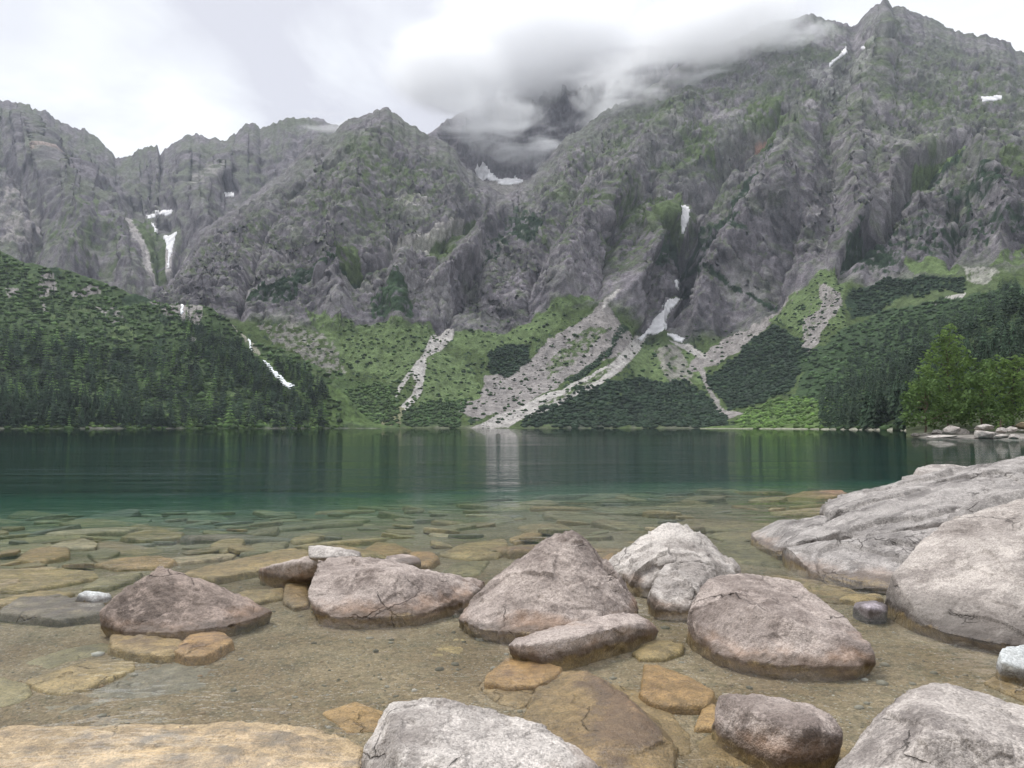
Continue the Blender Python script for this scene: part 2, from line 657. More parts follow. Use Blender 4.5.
K5 = mid_curve(FOOT, RIDGE, 0.72, 0.58, xs)
main = Patch(xs, [SHORE_M, K2, FOOT, K4, K5, RIDGE], 1.1, jag=4.0)
warp_fields(main, 40)
lev = main.lev
wt = sstep(1.6, 2.5, lev) * (1 - 0.92 * sstep(4.3, 5.0, lev))      # rock wall weight
apron = sstep(0.05, 0.6, lev) * (1 - sstep(1.6, 2.3, lev))
X, Y = main.PX, main.PY
# diagonal bands of the wall: shear the noise so ledges rise to the right
Q = main.flat().copy()
S = np.stack([Q[:, 0] * 0.8 - Q[:, 2] * 0.55, Q[:, 1], Q[:, 2] * 0.35 + Q[:, 0] * 0.25], 1)
big = ridged(S * 0.0042, 4, seed=2).reshape(X.shape)
mid = ridged(S * np.array((0.013, 0.013, 0.010)), 4, seed=21).reshape(X.shape)
fin = ridged(Q * np.array((0.052, 0.052, 0.013)) + 1.2 * fbm(Q * 0.01, 2, seed=6)[:, None], 4, 0.6, seed=5).reshape(X.shape)
d = wt * ((big - 0.35) * 13 + (mid - 0.35) * 8 + (fin - 0.35) * 11)
Sw = S + 26 * np.stack([fbm(Q * 0.016, 3, seed=61), fbm(Q * 0.016 + 40, 3, seed=62), fbm(Q * 0.016 + 80, 3, seed=63)], 1)
f1, v1, e1 = facets(Sw * np.array((0.0095, 0.0095, 0.0075)), 1)
f2, v2, e2 = facets(Sw * np.array((0.030, 0.030, 0.022)), 2)
f1, v1, e1, f2, v2, e2 = [a.reshape(X.shape) for a in (f1, v1, e1, f2, v2, e2)]
d += wt * (f1 * 13 + (v1 - 0.5) * 7 + f2 * 7 + (v2 - 0.5) * 4)
d += apron * main.noise(fbm, (0.012, 0.012, 0.012), octv=5, seed=31) * 9
# gullies (negative) and buttresses (positive)
for pl, w, dep in [
    ([(648, 336), (666, 318), (682, 291), (690, 262), (684, 232), (690, 205), (712, 180), (745, 140), (790, 110)], 9, -60),
    ([(505, 196), (488, 215), (466, 224), (440, 238), (400, 238), (384, 258), (352, 275)], 8, -38),
    ([(518, 191), (500, 215), (480, 240), (462, 262), (440, 285)], 7, 26),
    ([(434, 330), (452, 312), (470, 290), (480, 262)], 7, -26),
    ([(634, 330), (616, 300), (640, 268), (655, 235), (690, 205)], 9, 42),
    ([(700, 330), (720, 285), (745, 240), (790, 190), (800, 140)], 18, 45),
    ([(672, 290), (690, 268), (715, 240), (760, 200), (785, 165), (800, 140)], 5, -30),
    ([(838, 275), (862, 248), (885, 222), (905, 195), (940, 158), (975, 140)], 8, -52),
    ([(900, 185), (930, 160), (965, 145), (990, 170), (1020, 180)], 12, 34),
    ([(848, 262), (862, 210), (850, 160), (870, 100), (884, 20)], 14, 34),
    ([(820, 240), (835, 190), (820, 140), (840, 90), (852, 40)], 11, -16),
    ([(560, 300), (575, 255), (600, 215), (640, 160), (690, 110)], 14, 30),
    ([(525, 316), (535, 270), (560, 220), (585, 165), (600, 130)], 7, -24),
    ([(600, 296), (610, 250), (625, 215), (650, 190)], 6, -18),
    ([(340, 330), (330, 280), (345, 230), (360, 180), (386, 112)], 14, 30),
    ([(240, 310), (250, 270), (262, 230), (290, 190), (318, 150)], 7, -26),
    ([(400, 322), (395, 290), (405, 265)], 10, 22),
    ([(950, 262), (960, 230), (955, 205)], 8, -24),
    ([(1000, 262), (1005, 220), (985, 190)], 10, 26),
    ([(770, 305), (775, 265), (790, 230)], 8, -26),
]:
    ld = line_dist(pl, X + main.wx * 9, Y + main.wy * 9)
    d += wt * dep * 1.2 * np.exp(-(ld / w) ** 2)
def calm(p, polys):
    m = np.zeros(p.PX.shape)
    for pl in polys:
        e_ = line_dist(list(pl) + [pl[0]], p.PX, p.PY)
        e_[seg(pl, p.PX, p.PY)] = 0
        m = np.maximum(m, 1 - sstep(1.5, 7.0, e_))
    return 1 - 0.85 * m


SNOW_M = [[(677, 291), (682, 294), (674, 305), (668, 320), (663, 330), (655, 334), (649, 333), (643, 341), (636, 339), (646, 331), (653, 318), (664, 308), (667, 299)],
          [(666, 333), (674, 334), (685, 340), (682, 344), (672, 340)],
          [(681, 206), (690, 205), (690, 214), (685, 228), (681, 230), (681, 220)],
          [(860, 46), (886, 42), (890, 46), (872, 52), (860, 50)],
          [(846, 45), (849, 52), (838, 60), (829, 68), (827, 64), (838, 56)],
          [(980, 96), (1002, 95), (1003, 99), (982, 101)],
          [(675, 277), (680, 276), (680, 283), (676, 284)]]
KM = calm(main, SNOW_M)
d *= KM
main.displace(d)
wt2 = sstep(1.6, 2.5, lev) * (1 - 0.55 * sstep(4.6, 5.0, lev))
main.displace(KM * wt2 * (main.noise(fbm, (0.09, 0.09, 0.05), octv=4, gain=0.65, seed=9)) * 7.0)
ledge = ridged(S * np.array((0.004, 0.004, 0.034)), 4, 0.55, seed=33).reshape(X.shape)
main.displace(KM * wt2 * (ledge - 0.3) * 10)
N = grid_normals(main.P)
NZ = np.abs(N[:, :, 2])
c = rock_base(main, 50)
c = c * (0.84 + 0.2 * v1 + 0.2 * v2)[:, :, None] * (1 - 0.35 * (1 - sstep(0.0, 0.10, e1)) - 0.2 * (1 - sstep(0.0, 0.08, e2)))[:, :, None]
lg = sstep(0.45, 0.85, ledge)
c = cover(c, wt2 * lg * 0.55 * sstep(-0.3, 0.3, main.pat), (0.25, 0.235, 0.24))
jn = ridged(Q * np.array((0.032, 0.032, 0.017)) + 0.8 * fbm(Q * 0.012, 3, seed=44)[:, None], 4, 0.6, seed=45).reshape(X.shape)
c = cover(c, wt2 * sstep(0.62, 0.86, jn) * 0.65, (0.034, 0.032, 0.036))
streak = ridged(Q * np.array((0.05, 0.05, 0.006)), 3, 0.55, seed=35).reshape(X.shape)
c = cover(c, wt2 * sstep(0.55, 0.9, streak) * 0.5, (0.085, 0.080, 0.083))
# greenish upper wall, mauve lower wall
gup = sstep(250, 110, Y + main.wy * 40) * 0.6
g3 = main.noise(fbm, (0.011, 0.011, 0.014), octv=6, gain=0.68, seed=37)
g4 = fbm(S * np.array((0.010, 0.010, 0.045)), 5, 0.65, seed=38).reshape(X.shape)
c = cover(c, gup * sstep(-0.25, 0.2, g3), (0.120, 0.135, 0.100), 1 + 0.5 * main.pat)
c = cover(c, wt * sstep(0.10, 0.30, g3 * 0.6 + g4 * 0.8) * (0.30 + 0.5 * sstep(280, 160, Y)), (0.080, 0.108, 0.048), 1 + 0.5 * main.pat)
c = cover(c, wt * sstep(0.14, 0.30, g4 - 0.5 * g3) * 0.6, (0.25, 0.235, 0.235), 1 + 0.4 * main.pat)
# grass on the ledges
led = sstep(0.42, 0.66, smooth_rows(NZ, 2)) * sstep(-0.25, 0.25, main.pat + 0.7 * main.wx)
c = cover(c, led * 0.8 * wt, GRASS, 0.8 + 0.4 * main.pat)
c = cover(c, sstep(0.28, 0.5, main.wy + 0.3 * main.pat) * 0.7 * wt * sstep(0.25, 0.45, NZ), (0.045, 0.066, 0.030))
vr = 1 + 0.35 * main.pat
# apron ground: rough grass and pine scrub, then the traced fans
ag = 1 - sstep(1.85, 2.05, lev + 0.12 * main.pat)
c = cover(c, ag, (0.060, 0.085, 0.030), 1 + 0.5 * main.pat)
c = cover(c, ag * sstep(0.12, 0.35, main.pat + 0.5 * main.wx), PINE)
PINE_ZONES = []


def put(poly, colr, warp=8, dens=1.0, soft=0.25, amt=1.0, v=vr):
    global c
    dens = min(1.0, dens + 0.1) if colr is not PINE else min(dens, 0.80)
    m = area(main, poly, warp * 1.25, dens, soft) * amt
    c = cover(c, m, colr, v)
    return m


# ledges and meadows high on the wall
put([(402, 232), (440, 224), (468, 215), (494, 206), (470, 232), (455, 246), (452, 262), (425, 256), (405, 240)], GRASS, 6, 0.75)
put([(386, 238), (402, 229), (440, 222), (468, 212), (470, 217), (440, 230), (420, 236), (432, 252), (424, 256), (408, 240), (388, 240)], PALE, 4, 0.9, amt=0.75)
put([(340, 262), (356, 250), (362, 270), (352, 280), (336, 278)], GRASS, 5, 0.8)
put([(745, 150), (770, 132), (795, 126), (780, 142), (752, 152)], GRASS, 5, 0.85)
put([(740, 118), (760, 100), (785, 92), (780, 108), (755, 122)], GRASS, 6, 0.6)
put([(744, 138), (752, 128), (766, 120), (782, 116), (776, 130), (760, 140), (748, 146)], (0.36, 0.225, 0.175), 6, 0.8, amt=0.8)
put([(910, 178), (930, 162), (950, 150), (968, 147), (955, 165), (930, 178), (915, 186)], GRASS2, 5, 0.9)
put([(905, 192), (925, 180), (950, 165), (968, 148), (962, 166), (940, 180), (915, 198), (902, 212), (885, 230), (862, 256), (850, 262), (868, 238), (888, 212)], PINE, 6, 0.85)
put([(690, 236), (720, 222), (745, 205), (760, 196), (750, 215), (720, 245), (700, 262), (684, 262)], PINE, 9, 0.6)
put([(640, 262), (655, 248), (676, 228), (684, 240), (668, 262), (650, 266)], PINE, 6, 0.8)
put([(655, 238), (668, 222), (684, 214), (686, 228), (670, 240)], GRASS, 5, 0.8)
put([(600, 245), (640, 225), (680, 205), (720, 180), (740, 165), (700, 215), (640, 262), (610, 262)], GRASS, 12, 0.35, amt=0.8)
put([(480, 262), (505, 225), (520, 205), (545, 222), (520, 240), (495, 262)], PINE, 9, 0.45)
put([(535, 232), (570, 205), (600, 195), (640, 185), (650, 205), (600, 225), (560, 240)], GRASS, 10, 0.35, amt=0.8)
put([(372, 300), (385, 285), (410, 290), (412, 315), (385, 322), (370, 318)], (0.035, 0.06, 0.03), 7, 0.7)
put([(255, 300), (270, 282), (300, 276), (345, 270), (380, 268), (345, 282), (300, 290), (280, 310)], PINE, 8, 0.6)
put([(690, 288), (740, 292), (775, 298), (770, 303), (735, 296), (695, 294)], PINE, 3, 0.85)
put([(840, 250), (870, 232), (920, 215), (960, 205), (985, 215), (960, 240), (930, 262), (880, 275), (850, 275)], PINE, 12, 0.42)
put([(960, 232), (1000, 222), (1024, 212), (1100, 205), (1100, 240), (1024, 238), (985, 245)], PINE, 9, 0.5)
put([(985, 175), (1010, 165), (1100, 170), (1100, 190), (1010, 190)], GRASS, 8, 0.5)
put([(990, 270), (1100, 255), (1100, 235), (1020, 248)], GRASS2, 6, 0.6)
put([(786, 142), (775, 165), (757, 195), (735, 222), (712, 248), (700, 270), (694, 285), (688, 278), (700, 250), (722, 220), (745, 192), (765, 162)], PINE, 5, 0.8)
put([(680, 135), (715, 128), (720, 160), (685, 162)], GRASS, 8, 0.5)
put([(620, 205), (670, 193), (686, 205), (680, 240), (655, 232), (625, 225)], GRASS, 8, 0.5)
put([(940, 190), (1000, 187), (1010, 202), (950, 206)], PINE, 6, 0.65)
put([(850, 240), (880, 238), (892, 262), (845, 266)], PINE, 6, 0.8)
put([(700, 235), (745, 233), (756, 250), (712, 256)], PINE, 7, 0.6)
put([(512, 220), (542, 216), (536, 242), (512, 242)], PINE, 6, 0.7)
put([(248, 298), (262, 286), (300, 280), (345, 273), (374, 270), (374, 277), (345, 281), (300, 290), (262, 300)], PINE, 3, 0.8)
put([(394, 187), (430, 195), (425, 204), (394, 200)], PALE, 5, 0.45, amt=0.7)
put([(800, 60), (850, 70), (880, 55), (870, 90), (820, 95)], (0.27, 0.27, 0.25), 10, 0.4, amt=0.6)
put([(560, 150), (600, 130), (660, 100), (700, 110), (650, 140), (580, 175)], GRASS, 12, 0.3, amt=0.7)
put([(880, 100), (940, 80), (1000, 90), (1010, 130), (940, 120), (890, 130)], GRASS, 12, 0.3, amt=0.7)
put([(300, 190), (360, 160), (420, 160), (440, 190), (380, 210), (320, 215)], GRASS, 12, 0.3, amt=0.7)
# apron: meadows, scree and fans
put([(300, 310), (340, 330), (357, 326), (434, 322), (450, 330), (430, 345), (412, 362), (395, 380), (360, 372), (330, 350)], GRASS2, 9, 0.66)
put([(255, 318), (300, 325), (330, 342), (345, 372), (330, 388), (310, 365), (280, 345)], SCREE, 11, 0.42, amt=0.7)
put([(330, 372), (395, 385), (392, 427), (330, 427)], (0.055, 0.085, 0.030), 8, 0.7)
put([(443, 345), (470, 362), (480, 396), (456, 414), (410, 420), (420, 392), (428, 360)], GRASS2, 8, 0.85)
put([(404, 408), (440, 398), (465, 405), (458, 427), (400, 427)], (0.04, 0.062, 0.026), 6, 0.7)
put([(559, 332), (603, 302), (612, 315), (627, 332), (640, 345), (613, 356), (589, 362), (566, 380), (545, 394), (525, 406), (501, 417), (477, 419), (458, 413), (463, 401), (480, 397), (485, 378), (525, 360), (545, 343)],
    SCREE, 6, 0.95)
put([(454, 329), (453, 346), (484, 352), (528, 344), (555, 330), (566, 308), (600, 300), (590, 298), (560, 303), (525, 319), (504, 334), (484, 333)], GRASS2, 5, 0.95)
put([(487, 352), (505, 347), (528, 345), (528, 360), (511, 373), (490, 374)], PINE, 5, 0.95)
put([(545, 362), (570, 340), (590, 325), (604, 330), (585, 350), (560, 372), (545, 378)], GRASS, 7, 0.5)
put([(570, 378), (600, 352), (618, 340), (626, 330), (620, 322), (612, 332), (612, 348), (590, 372), (572, 382)], PINE, 5, 0.8)
put([(629, 352), (650, 340), (690, 350), (712, 352), (700, 384), (660, 382), (634, 378)], GRASS2, 7, 0.75)
put([(655, 350), (675, 346), (690, 366), (694, 384), (668, 382)], SCREE, 6, 0.6, amt=0.8)
put([(520, 424), (559, 402), (586, 388), (613, 381), (634, 377), (665, 381), (694, 384), (712, 400), (730, 427), (520, 428)], PINE, 7, 0.93)
PINE_ZONES.append(([(520, 424), (559, 402), (586, 388), (613, 381), (634, 377), (665, 381), (694, 384), (712, 400), (730, 427), (520, 428)], 1500))
put([(701, 356), (725, 340), (759, 322), (790, 292), (800, 285), (782, 312), (757, 338), (740, 352), (720, 362), (690, 372), (690, 360)], SCREE, 5, 0.9)
put([(690, 362), (702, 376), (712, 400), (722, 420), (745, 412), (735, 408), (720, 406), (708, 380), (700, 358)], SCREE, 4, 0.8)
put([(790, 292), (811, 279), (835, 265), (846, 285), (840, 303), (850, 330), (826, 325), (800, 330), (770, 318)], GRASS2, 8, 0.8)
put([(708, 380), (759, 337), (777, 328), (804, 343), (818, 353), (804, 367), (792, 387), (762, 401), (725, 406)], PINE, 6, 0.95)
PINE_ZONES.append(([(708, 380), (759, 337), (777, 328), (804, 343), (818, 353), (804, 367), (792, 387), (762, 401), (725, 406)], 1100))
put([(819, 284), (828, 286), (843, 300), (836, 315), (822, 328), (810, 352), (802, 346), (805, 318), (822, 305)], SCREE, 6, 0.75)
put([(850, 292), (879, 279), (920, 277), (964, 278), (964, 290), (913, 291), (879, 312), (852, 318), (845, 300)], PINE, 5, 0.95)
put([(905, 262), (935, 258), (962, 270), (950, 276), (914, 275)], GRASS2, 5, 0.95)
put([(880, 308), (915, 290), (960, 286), (1000, 272), (1000, 295), (940, 300), (900, 315)], GRASS, 5, 0.8)
put([(962, 268), (985, 268), (1000, 274), (985, 286), (968, 280)], PALE, 5, 0.6, amt=0.6)
put([(925, 302), (948, 296), (965, 292), (962, 298), (938, 306)], PALE, 3, 0.9)
put([(815, 345), (870, 315), (920, 300), (1000, 290), (1100, 280), (1100, 330), (960, 345), (830, 400), (790, 400)], (0.036, 0.060, 0.026), 9, 0.85)
put([(745, 406), (790, 396), (838, 392), (860, 428), (735, 428)], (0.085, 0.125, 0.042), 6, 0.85)
# the two bare debris fans reaching the lake
put([(434, 328), (453, 325), (454, 336), (440, 350), (426, 358), (426, 374), (421, 391), (411, 404), (404, 409), (400, 404), (409, 394), (416, 384), (409, 370), (412, 366), (423, 355)], PALE, 3, 0.97, v=1 + 0.2 * main.pat)
put([(395, 396), (399, 386), (408, 370), (413, 372), (402, 388)], PALE, 2, 0.95, v=1 + 0.2 * main.pat)
put([(376, 428), (392, 415), (398, 402), (406, 405), (400, 420), (398, 428)], (0.17, 0.17, 0.10), 4, 0.8)
put([(634, 336), (651, 332), (641, 350), (626, 366), (600, 386), (570, 401), (546, 413), (520, 421), (508, 428), (468, 428), (490, 420), (530, 403), (560, 390), (590, 375), (614, 360), (628, 346)], PALE, 3, 0.98, v=1 + 0.22 * main.pat)
put([(590, 378), (612, 364), (608, 372), (585, 388), (560, 402), (540, 408), (565, 396)], GRASS, 4, 0.6)
put([(668, 340), (684, 345), (700, 352), (712, 360), (700, 358), (682, 350)], PALE, 2, 0.9)
put([(604, 300), (612, 296), (606, 308), (602, 312)], PALE, 3, 0.9)
shore_m = sstep(0.10, 0.02, lev)
c = cover(c, shore_m * 0.6 * sstep(-0.3, 0.3, main.wx), (0.15, 0.14, 0.12))
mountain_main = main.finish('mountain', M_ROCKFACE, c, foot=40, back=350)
tag(mountain_main, 'huge mauve-grey rock wall with scree fans running down to the far shore', kind='structure')
GREENC = c.copy()

# ---- the cirque far off on the left
RIDGE_A = np.array([(-140, 80, 2600), (-60, 84, 2600), (0, 99, 2600), (14, 104, 2600), (20, 103, 2600), (38, 111, 2600), (44, 109, 2600), (56, 120, 2600), (72, 127, 2600), (85, 130, 2600),
                    (97, 137, 2600), (106, 147, 2600), (116, 158, 2600), (132, 156, 2600), (137, 150, 2600), (150, 145, 2600), (158, 146, 2600), (160, 154, 2600), (164, 149, 2600), (181, 140, 2600),
                    (186, 135, 2600), (198, 134, 2600), (208, 138, 2600), (226, 141, 2600), (236, 135, 2600), (246, 125, 2600), (255, 124, 2600), (261, 130, 2600), (273, 123, 2600), (290, 118, 2600),
                    (308, 118, 2600), (321, 118, 2600), (328, 123, 2600), (345, 126, 2600), (370, 130, 2550), (420, 160, 2400)], float)
BASE_A = np.array([(-140, 262, 1350), (0, 262, 1400), (60, 285, 1400), (150, 312, 1350), (250, 325, 1350), (420, 340, 1350)], float)
xs = np.arange(-140, 420, 1.3)
KA = mid_curve(BASE_A, RIDGE_A, 0.45, 0.40, xs)
cirque = Patch(xs, [BASE_A, KA, RIDGE_A], 1.2, jag=5.0)
warp_fields(cirque, 60)
Q = cirque.flat()
wt = sstep(0.0, 0.2, cirque.lev) * (1 - 0.92 * sstep(1.6, 2.0, cirque.lev))
S = np.stack([Q[:, 0] * 0.8 + Q[:, 2] * 0.5, Q[:, 1], Q[:, 2] * 0.4 - Q[:, 0] * 0.2], 1)
d = wt * ((ridged(S * 0.0034, 4, seed=71).reshape(cirque.PX.shape) - 0.35) * 28 + (ridged(Q * np.array((0.012, 0.012, 0.007)), 5, 0.6, seed=74).reshape(cirque.PX.shape) - 0.35) * 24)
for pl, w, dep in [([(166, 275), (168, 245), (160, 228), (150, 212), (135, 205)], 10, -70), ([(60, 285), (80, 240), (60, 200), (40, 160), (16, 104)], 18, 60),
                   ([(30, 262), (45, 225), (30, 190), (0, 160)], 9, -40), ([(130, 280), (120, 250), (100, 215), (80, 190)], 16, 45), ([(140, 158), (150, 190), (146, 210)], 8, -40),
                   ([(210, 250), (200, 215), (225, 180), (246, 128)], 15, 55), ([(180, 142), (190, 175), (180, 205)], 10, 30)]:
    d += wt * dep * np.exp(-(line_dist(pl, cirque.PX + cirque.wx * 10, cirque.PY + cirque.wy * 10) / w) ** 2)
SNOW_A = [[(159, 231), (168, 234), (180, 231), (174, 240), (170, 250), (168, 264), (165, 266), (166, 248)], [(144, 210), (158, 209), (174, 211), (172, 216), (156, 214), (146, 215)],
          [(148, 217), (153, 219), (161, 231), (158, 233)], [(95, 195), (103, 195), (104, 199), (97, 199)], [(222, 195), (236, 193), (235, 198), (224, 199)]]
KA_ = calm(cirque, SNOW_A)
d *= KA_
cirque.displace(d)
wt = sstep(0.0, 0.2, cirque.lev) * (1 - 0.5 * sstep(1.8, 2.0, cirque.lev))
cirque.displace(KA_ * wt * cirque.noise(fbm, (0.06, 0.06, 0.04), octv=4, gain=0.65, seed=77) * 10)
N = grid_normals(cirque.P); NZ = np.abs(N[:, :, 2])
c = rock_base(cirque, 80) * 0.95
c = cover(c, sstep(-0.3, 0.25, cirque.wx + 0.4 * cirque.pat) * 0.75 * sstep(0.3, 0.6, NZ), (0.10, 0.115, 0.075))
vr = 1 + 0.3 * cirque.pat


def puta(poly, colr, warp=7, dens=1.0, amt=1.0):
    global c
    c = cover(c, area(cirque, poly, warp, dens) * amt, colr, vr)


puta([(130, 215), (148, 216), (166, 240), (165, 275), (150, 270), (140, 240)], GRASS, 4, 0.8)
puta([(121, 211), (130, 217), (142, 240), (152, 262), (156, 276), (148, 274), (142, 256), (132, 236)], (0.29, 0.27, 0.26), 3, 0.95)
puta([(163, 246), (172, 244), (168, 262), (172, 272), (190, 262), (208, 252), (202, 262), (175, 278), (160, 278)], (0.29, 0.27, 0.26), 4, 0.8)
puta([(40, 240), (80, 215), (130, 225), (140, 262), (120, 282), (60, 275)], GRASS, 12, 0.35, 0.8)
puta([(30, 160), (60, 165), (62, 178), (40, 175)], (0.30, 0.24, 0.21), 8, 0.6, 0.7)
puta([(0, 180), (30, 190), (45, 215), (30, 250), (0, 245)], (0.26, 0.235, 0.23), 10, 0.45, 0.7)
puta([(195, 180), (225, 180), (225, 195), (195, 196)], (0.27, 0.25, 0.245), 8, 0.6, 0.6)
tag(cirque.finish('mountain', M_ROCKFACE, c, back=400), 'jagged grey cirque ridge far behind the left wooded slope', kind='structure')

# ---- the cloud-hidden peak in the middle
RIDGE_C = np.array([(390, 165, 2400), (420, 140, 2400), (450, 118, 2400), (480, 104, 2400), (514, 87, 2420), (531, 79, 2430), (545, 65, 2440), (559, 56, 2450), (568, 55, 2450), (576, 51, 2450), (586, 54, 2450), (596, 53, 2450),
                    (610, 48, 2450), (640, 46, 2450), (700, 45, 2450), (760, 52, 2450), (840, 70, 2450)], float)
BASE_C = np.array([(390, 230, 1850), (470, 205, 1840), (500, 200, 1820), (540, 205, 1820), (600, 180, 1900), (700, 130, 2050), (840, 110, 2150)], float)
xs = np.arange(390, 840, 1.4)
KC0 = mid_curve(BASE_C, RIDGE_C, 0.22, 0.22, xs)
KC = mid_curve(BASE_C, RIDGE_C, 0.6, 0.5, xs)
rear = Patch(xs, [BASE_C, KC0, KC, RIDGE_C], 1.3, jag=5.0)
warp_fields(rear, 90)
Q = rear.flat()
wt = sstep(0.8, 1.3, rear.lev) * (1 - 0.9 * sstep(2.6, 3.0, rear.lev))
rear.displace(wt * ((ridged(Q * np.array((0.009, 0.009, 0.004)), 5, 0.6, seed=91).reshape(rear.PX.shape) - 0.35) * 90))
rear.displace(wt * rear.noise(fbm, (0.06, 0.06, 0.04), octv=4, gain=0.65, seed=97) * 9)
c = rock_base(rear, 95) * 0.9
c = cover(c, (1 - sstep(0.75, 1.0, rear.lev + 0.1 * rear.pat)), (0.24, 0.225, 0.21), 1 + 0.3 * rear.pat)
tag(rear.finish('mountain', M_ROCKFACE, c, back=300), 'dark peak half hidden in cloud behind the central notch', kind='structure')

# ---- snow fields
SNOWS = [
    (main, [(677, 291), (682, 294), (674, 305), (668, 320), (663, 330), (655, 334), (649, 333), (643, 341), (636, 339), (646, 331), (653, 318), (664, 308), (667, 299)], 'long white snow tongue in the gully above the pale scree fan'),
    (main, [(666, 333), (674, 334), (685, 340), (682, 344), (672, 340)], 'small snow patch just right of the foot of the long snow tongue'),
    (main, [(681, 206), (690, 205), (690, 214), (685, 228), (681, 230), (681, 220)], 'small upright snow patch high in the dark gully'),
    (main, [(860, 46), (886, 42), (890, 46), (872, 52), (860, 50)], 'flat snow patch under the highest summit on the right'),
    (main, [(846, 45), (849, 52), (838, 60), (829, 68), (827, 64), (838, 56)], 'thin slanting snow streak left of the highest summit'),
    (main, [(980, 96), (1002, 95), (1003, 99), (982, 101)], 'thin snow strip on a ledge of the right skyline shoulder'),
    (main, [(675, 277), (680, 276), (680, 283), (676, 284)], 'tiny snow remnant between the two gully snow patches'),
    (rear, [(475, 170), (486, 169), (493, 174), (499, 178), (498, 182), (488, 181), (478, 177)], 'left one of the two snow patches under the cloudy central peak'),
    (rear, [(497, 179), (508, 177), (516, 174), (525, 180), (522, 184), (508, 186), (497, 184)], 'right one of the two snow patches under the cloudy central peak'),
    (cirque, [(159, 231), (168, 234), (180, 231), (174, 240), (170, 250), (168, 264), (165, 266), (166, 248)], 'wedge of snow in the gully of the far left cirque'),
    (cirque, [(144, 210), (158, 209), (174, 211), (172, 216), (156, 214), (146, 215)], 'flat snow strip above the wedge in the left cirque'),
    (cirque, [(148, 217), (153, 219), (161, 231), (158, 233)], 'narrow snow streak joining the flat strip to the wedge'),
    (cirque, [(95, 195), (103, 195), (104, 199), (97, 199)], 'tiny snow spot left of the cirque gully'),
    (cirque, [(222, 195), (236, 193), (235, 198), (224, 199)], 'small snow patch on the ledges right of the cirque gully'),
]
for p, poly, lab in SNOWS:
    o = p.strip('snow_patch', poly, M_SNOW, 1.5, 1.2, 4.0)
    if o: tag(o, lab, 'snow patch', 'snow patches on the mountains')

# ---- wooded slope on the left
TOP_F = np.array([(-160, 205, 980), (-60, 232, 970), (0, 247, 960), (34, 264, 950), (68, 272, 945), (103, 284, 935), (137, 293, 925), (181, 304, 905), (212, 308, 890), (235, 326, 875), (253, 342, 860),
                  (290, 352, 830), (320, 366, 810), (335, 384, 790), (350, 408, 770), (375, 424, 765), (400, 427, 762)], float)
SH_F = shore_curve([(-160, 480), (0, 560), (150, 620), (260, 680), (350, 735), (400, 752)])
xs = np.arange(-160, 400, 1.3)
KF = mid_curve(SH_F, TOP_F, 0.40, 0.48, xs)
left = Patch(xs, [SH_F, KF, TOP_F], 1.2)
warp_fields(left, 110)
wt = sstep(0.02, 0.3, left.lev) * sstep(400, 340, left.PX)
left.displace(wt * (left.noise(fbm, (0.009, 0.009, 0.009), octv=5, seed=111) * 16 + left.noise(fbm, (0.06, 0.06, 0.06), octv=3, seed=117) * 3.5))
c = np.ones(left.P.shape) * np.array((0.048, 0.074, 0.030))
vr = 1 + 0.5 * left.pat
c = c * vr[:, :, None]


def putf(poly, colr, warp=7, dens=1.0, amt=1.0):
    global c
    c = cover(c, area(left, poly, warp, dens) * amt, colr, 1 + 0.3 * left.pat)


c = cover(c, sstep(0.1, 0.4, left.pat + left.wy) * 0.8, GRASS)
c = cover(c, sstep(0.15, 0.35, left.wx - 0.2 * left.pat) * 0.9, PINE)
putf([(5, 286), (18, 288), (22, 294), (8, 294)], SCREE, 4, 0.9)
putf([(68, 290), (98, 286), (100, 292), (72, 296)], SCREE, 4, 0.9)
putf([(38, 278), (56, 274), (56, 288), (42, 300), (50, 312), (44, 312), (38, 296)], SCREE, 5, 0.75)
putf([(150, 298), (175, 302), (205, 308), (200, 326), (185, 322), (165, 314)], SCREE, 5, 0.8)
putf([(92, 308), (112, 302), (128, 318), (112, 322)], SCREE, 6, 0.5)
putf([(188, 336), (204, 340), (202, 346), (190, 342)], SCREE, 4, 0.8)
putf([(222, 306), (240, 322), (252, 340), (262, 356), (252, 352), (236, 330)], (0.23, 0.22, 0.17), 4, 0.8)
putf([(50, 316), (64, 312), (62, 325), (48, 326)], GRASS2, 6, 0.9)
putf([(110, 330), (130, 325), (135, 340), (115, 345)], GRASS2, 8, 0.7)
putf([(200, 380), (240, 375), (250, 395), (215, 400)], GRASS2, 8, 0.6)
putf([(250, 352), (300, 400), (330, 425), (400, 428), (345, 395)], (0.07, 0.105, 0.035), 6, 0.75)
c = cover(c, sstep(0.05, 0.01, left.lev) * 0.7 * sstep(-0.2, 0.3, left.wx), (0.17, 0.165, 0.14))
tag(left.finish('hill', M_SLOPE, c, foot=30, back=60), 'dark wooded slope above the left far shore', kind='structure')

for poly, lab in [([(180, 301), (184, 301), (185, 316), (181, 317)], 'thin waterfall at the top edge of the left wooded slope'),
                  ([(262, 360), (267, 363), (277, 373), (287, 381), (295, 389), (290, 391), (280, 383), (271, 374)], 'white cascade among trees low on the left wooded slope'),
                  ([(246, 326), (250, 332), (252, 352), (249, 352), (247, 336)], 'faint stream thread above the white cascade')]:
    o = left.strip('waterfall', poly, M_WHITEWATER, 1.5, 1.5, 2)
    if o: tag(o, lab, 'waterfall', 'streams on the left slope')

